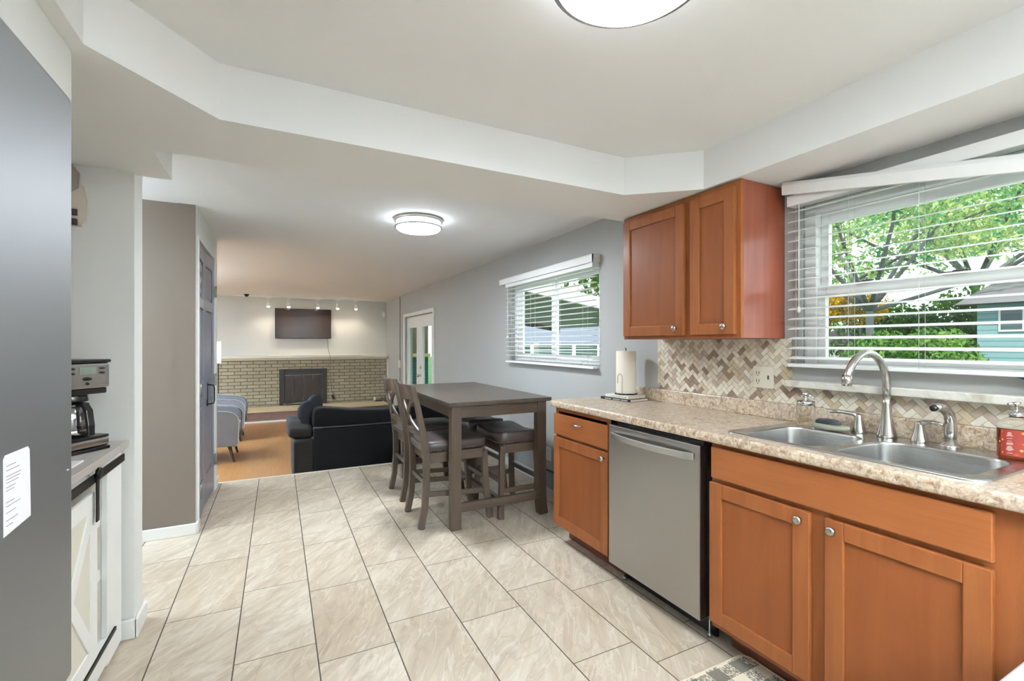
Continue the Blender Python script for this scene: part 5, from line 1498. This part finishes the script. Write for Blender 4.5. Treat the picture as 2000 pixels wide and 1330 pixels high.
def tree(label, base, h, spread, leaf_mat, n, size, seed, group=None, trunk_r=.14, bare=.25, species='tree'):
    rng = random.Random(seed)
    t = thing('leafy_tree', label, 'tree', base, 0, group)
    bx, by, bz = base
    b = MB(); blobs = []
    fork = Vector((bx, by, bz + h * bare))
    b.tube([(bx, by, bz), (bx + .05, by, bz + h * bare * .5), fork], [trunk_r, trunk_r * .85, trunk_r * .75], 8)
    for k in range(8):
        a = 2 * PI * k / 8 + rng.uniform(-.3, .3); el = rng.uniform(.5, 1.25)
        L_ = h * (1 - bare) * rng.uniform(.6, .95)
        d = Vector((math.cos(a) * math.cos(el) * spread, math.sin(a) * math.cos(el) * spread, math.sin(el)))
        p1 = fork + d * L_ * .4 + Vector((rng.uniform(-.2, .2),) * 3); p2 = fork + d * L_ * .75 + Vector((0, 0, .2)); p3 = fork + d * L_
        b.tube([fork, p1, p2, p3], [trunk_r * .5, trunk_r * .34, trunk_r * .2, trunk_r * .06], 6)
        for (p, rr_) in ((p1, .5), (p2, .75), (p3, .65)):
            for q in range(3):
                e = p + Vector((rng.uniform(-1, 1), rng.uniform(-1, 1), rng.uniform(-.5, .6))) * h * .11
                b.tube([p, e], [trunk_r * .12, trunk_r * .04], 5)
                s_ = rr_ * h * .13 * rng.uniform(.8, 1.2); blobs.append(((e.x, e.y, e.z), (s_ * 1.2, s_ * 1.2, s_ * .8)))
    b.make('trunk', M['bark'], t)
    f = MB(); foliage(f, blobs, n, size, rng); f.make('foliage', leaf_mat, t)
    return t
G = 'trees beyond the kitchen windows'
tree('tall spreading green tree in the middle of the sink window view', (13.2, 6.3, -.45), 8.5, 1.5, M['leaf'], 12000, .09, 1, G, .11, .30)
tree('tall green tree seen in the right part of the sink window', (19.5, 6.4, -.45), 10.5, 1.6, M['leaf'], 12000, .11, 12, G, .14, .34)
tree('tall green tree seen behind the left part of the sink window', (17.0, 10.0, -.45), 9.5, 1.5, M['leaf'], 9000, .11, 23, G, .13, .34)
tree('dark green tree rising above the patio cover', (6.9, 8.2, -.45), 5.6, 1.1, M['leaf_d'], 7000, .09, 31, G, .12, .45)
def shrub(name, label, blobs, mat, n, size, seed):
    rng = random.Random(seed); f = MB(); foliage(f, blobs, n, size, rng)
    cx_, cy_ = blobs[0][0][0], blobs[0][0][1]
    t = thing(name, label, 'shrub', (cx_, cy_, -.45))
    f.make('foliage', mat, t)
    s_ = MB()
    for c, r in blobs: s_.tube([(c[0], c[1], -.45), (c[0], c[1], c[2])], .03, 6)
    s_.make('stem', M['bark'], t)
shrub('yellow_shrub', 'golden yellow autumn shrub at the lower left of the sink window view', [((14, 7.7, 2.35), (.8, .9, .5)), ((14, 6.9, 2.3), (.7, .6, .55)), ((14.2, 8.3, 2.0), (.5, .6, .35))], M['leaf_y'], 3800, .07, 41)
shrub('dark_shrub', 'dark green shrub mass behind the hedge in the sink window view', [((15.5, 7.0, 1.0), (.9, 1.4, 1.4)), ((16, 5.8, 1.2), (.9, 1.0, 1.4))], M['leaf_d'], 8000, .08, 42)
shrub('green_hedge', 'bright green rounded hedge low in the sink window view', [((12.0, 5.5, .75), (.8, .8, .85)), ((12.2, 4.6, .75), (.8, .8, .9)), ((12.0, 3.7, .35), (.8, .7, .6))], M['leaf_h'], 8000, .06, 43)
shrub('mixed_shrub', 'tall mid green bush line far behind the hedge in the sink window view', [((18, 8.0, 1.7), (.9, 1.2, 1.0)), ((18, 5.9, 1.9), (.9, 1.3, 1.1)), ((22, 13, 1.5), (1, 1.8, 1.6))], M['leaf_h'], 7000, .09, 44)
# shed with grey roof
t = thing('garden_shed', 'small white shed with grey roof at the lower left of the sink window view', 'shed', (18, 9.6, -.45))
b = MB(); b.box(17, 19, 8.1, 9.8, -.45, 1.30); b.make('walls', M['siding_w'], t)
b = MB(); b.prism([(7.95, 1.28), (9.95, 1.28), (8.95, 1.80)], 16.8, 19.2, 'X'); b.make('roof', M['roof'], t)
# blue house
t = thing('neighbour_house', 'pale blue sided house at the right of the sink window view', 'house', (15.9, 1.3, -.45))
b = MB(); b.box(13.8, 18, -2, 4.5, -.45, 2.2)
ho = b.make('walls', M['siding'], t)
b = MB(); b.prism([(13.4, 2.15), (18.4, 2.15), (15.9, 2.9)], -2.3, 4.75, 'Y'); b.make('roof', M['roof'], t)
b = MB(); b.box(13.76, 13.8, 3.75, 4.15, 1.55, 2.05); w_ = b.make('window', M['white_ext'], t)
b = MB(); b.box(13.74, 13.76, 3.79, 4.11, 1.6, 2.0); b.make('pane', plain('dark_pane', (70, 90, 96), .2), w_)
# low fence close to the window
t = thing('garden_fence', 'weathered low board fence along the bottom of the sink window view', 'fence', (10, 4.5, -.45))
b = MB()
y = 1.5
while y < 9.5:
    b.box(10.0, 10.02, y, y + .135, -.45, .93); y += .14
b.make('boards', M['fence_grey'], t)
b = MB(); b.box(10.02, 10.06, 1.5, 9.5, .80, .88); b.box(10.02, 10.06, 1.5, 9.5, -.2, -.12); b.make('rail', M['fence_grey'], t)
# patio cover
t = thing('patio_cover', 'white-edged corrugated patio roof outside the dining window', 'patio cover', (4.5, 8.2, -.45))
b = MB(); n = 44
def rz_(x): return 2.145 - .154 * (x - 3.5)
vs = []
for i in range(n + 1):
    x = 2.40 + 4.2 * i / n
    for y in (6.5, 10.4): vs.append((x, y, rz_(x) + .03 + (.018 if i % 2 else 0))); 
for i in range(n + 1):
    x = 2.40 + 4.2 * i / n
    for y in (6.5, 10.4): vs.append((x, y, rz_(x) + .022 + (.018 if i % 2 else 0)))
q = 2 * (n + 1)
fs = []
for i in range(n):
    fs.append((2 * i, 2 * i + 2, 2 * i + 3, 2 * i + 1)); fs.append((q + 2 * i, q + 2 * i + 1, q + 2 * i + 3, q + 2 * i + 2))
b.add(vs, fs); b.make('roof_panel', M['patio_metal'], t)
b = MB(); b.prism([(2.36, rz_(2.36) - .02), (6.7, rz_(6.7) - .02), (6.7, rz_(6.7) + .17), (2.36, rz_(2.36) + .17)], 6.42, 6.5, 'Y'); b.make('fascia', M['white_ext'], t)
b = MB(); b.prism([(2.36, rz_(2.36) - .06), (6.7, rz_(6.7) - .06), (6.7, rz_(6.7) + .12), (2.36, rz_(2.36) + .12)], 10.4, 10.46, 'Y'); b.make('rear_beam', plain('dark_patio_beam', (40, 40, 38), .7), t)
for (x, y) in ((6.55, 6.5), (6.55, 10.4), (4.2, 10.4)):
    b = MB(); b.box(x - .05, x + .05, y - .05, y + .05, -.45, rz_(x) - .02); b.make('post', M['white_ext'], t)
# railing
t = thing('patio_railing', 'white patio railing outside the dining window', 'railing', (5, 11.2, -.45))
b = MB(); b.box(3.6, 9.5, 11.2, 11.25, 1.24, 1.28); b.make('rail', M['white_ext'], t)
b = MB(); b.box(3.6, 9.5, 11.2, 11.25, 1.10, 1.13); b.make('rail', M['white_ext'], t)
for x in (4.2, 5.6, 6.3, 7.0, 7.7, 8.6):
    b = MB(); b.box(x - .04, x + .04, 11.19, 11.26, -.45, 1.28); b.make('post', M['white_ext'], t)
t = thing('neighbour_house', 'teal sided house with grey roof behind the white patio railing', 'house', (11, 17, -.45))
b = MB(); b.box(7.2, 16, 16, 20, -.45, 1.30); b.make('walls', M['siding'], t)
b = MB(); b.prism([(15.6, 1.28), (20.4, 1.28), (18, 2.6)], 6.9, 16.3, 'X'); b.make('roof', plain('blue_grey_roof', (104, 116, 130), .8), t)
t = thing('round_planter', 'terracotta coloured round planter on the patio outside the dining window', 'planter', (5.4, 10.9, -.45))
b = MB(); b.lathe([(.05, 0), (.05, 1.3), (.12, 1.35), (.19, 1.45), (.2, 1.56), (.16, 1.66), (.08, 1.70)], (5.4, 10.9, -.45), 20); b.make('pot', plain('terracotta', (196, 150, 120), .8), t)
# dark outbuilding seen through the patio doors
t = thing('outbuilding', 'dark brown and teal outbuilding wall seen through the patio door glass', 'shed', (3.0, 13, -.45))
b = MB(); b.box(2.3, 3.75, 12.6, 14, 1.02, 3.0); b.make('upper_wall', M['shed_brown'], t)
b = MB(); b.box(2.3, 3.80, 12.55, 14, .93, 1.019); b.make('band', plain('ochre_band', (176, 150, 96), .7), t)
b = MB(); b.box(2.3, 3.75, 12.6, 14, -.45, .93); b.make('lower_wall', M['teal_dark'], t)
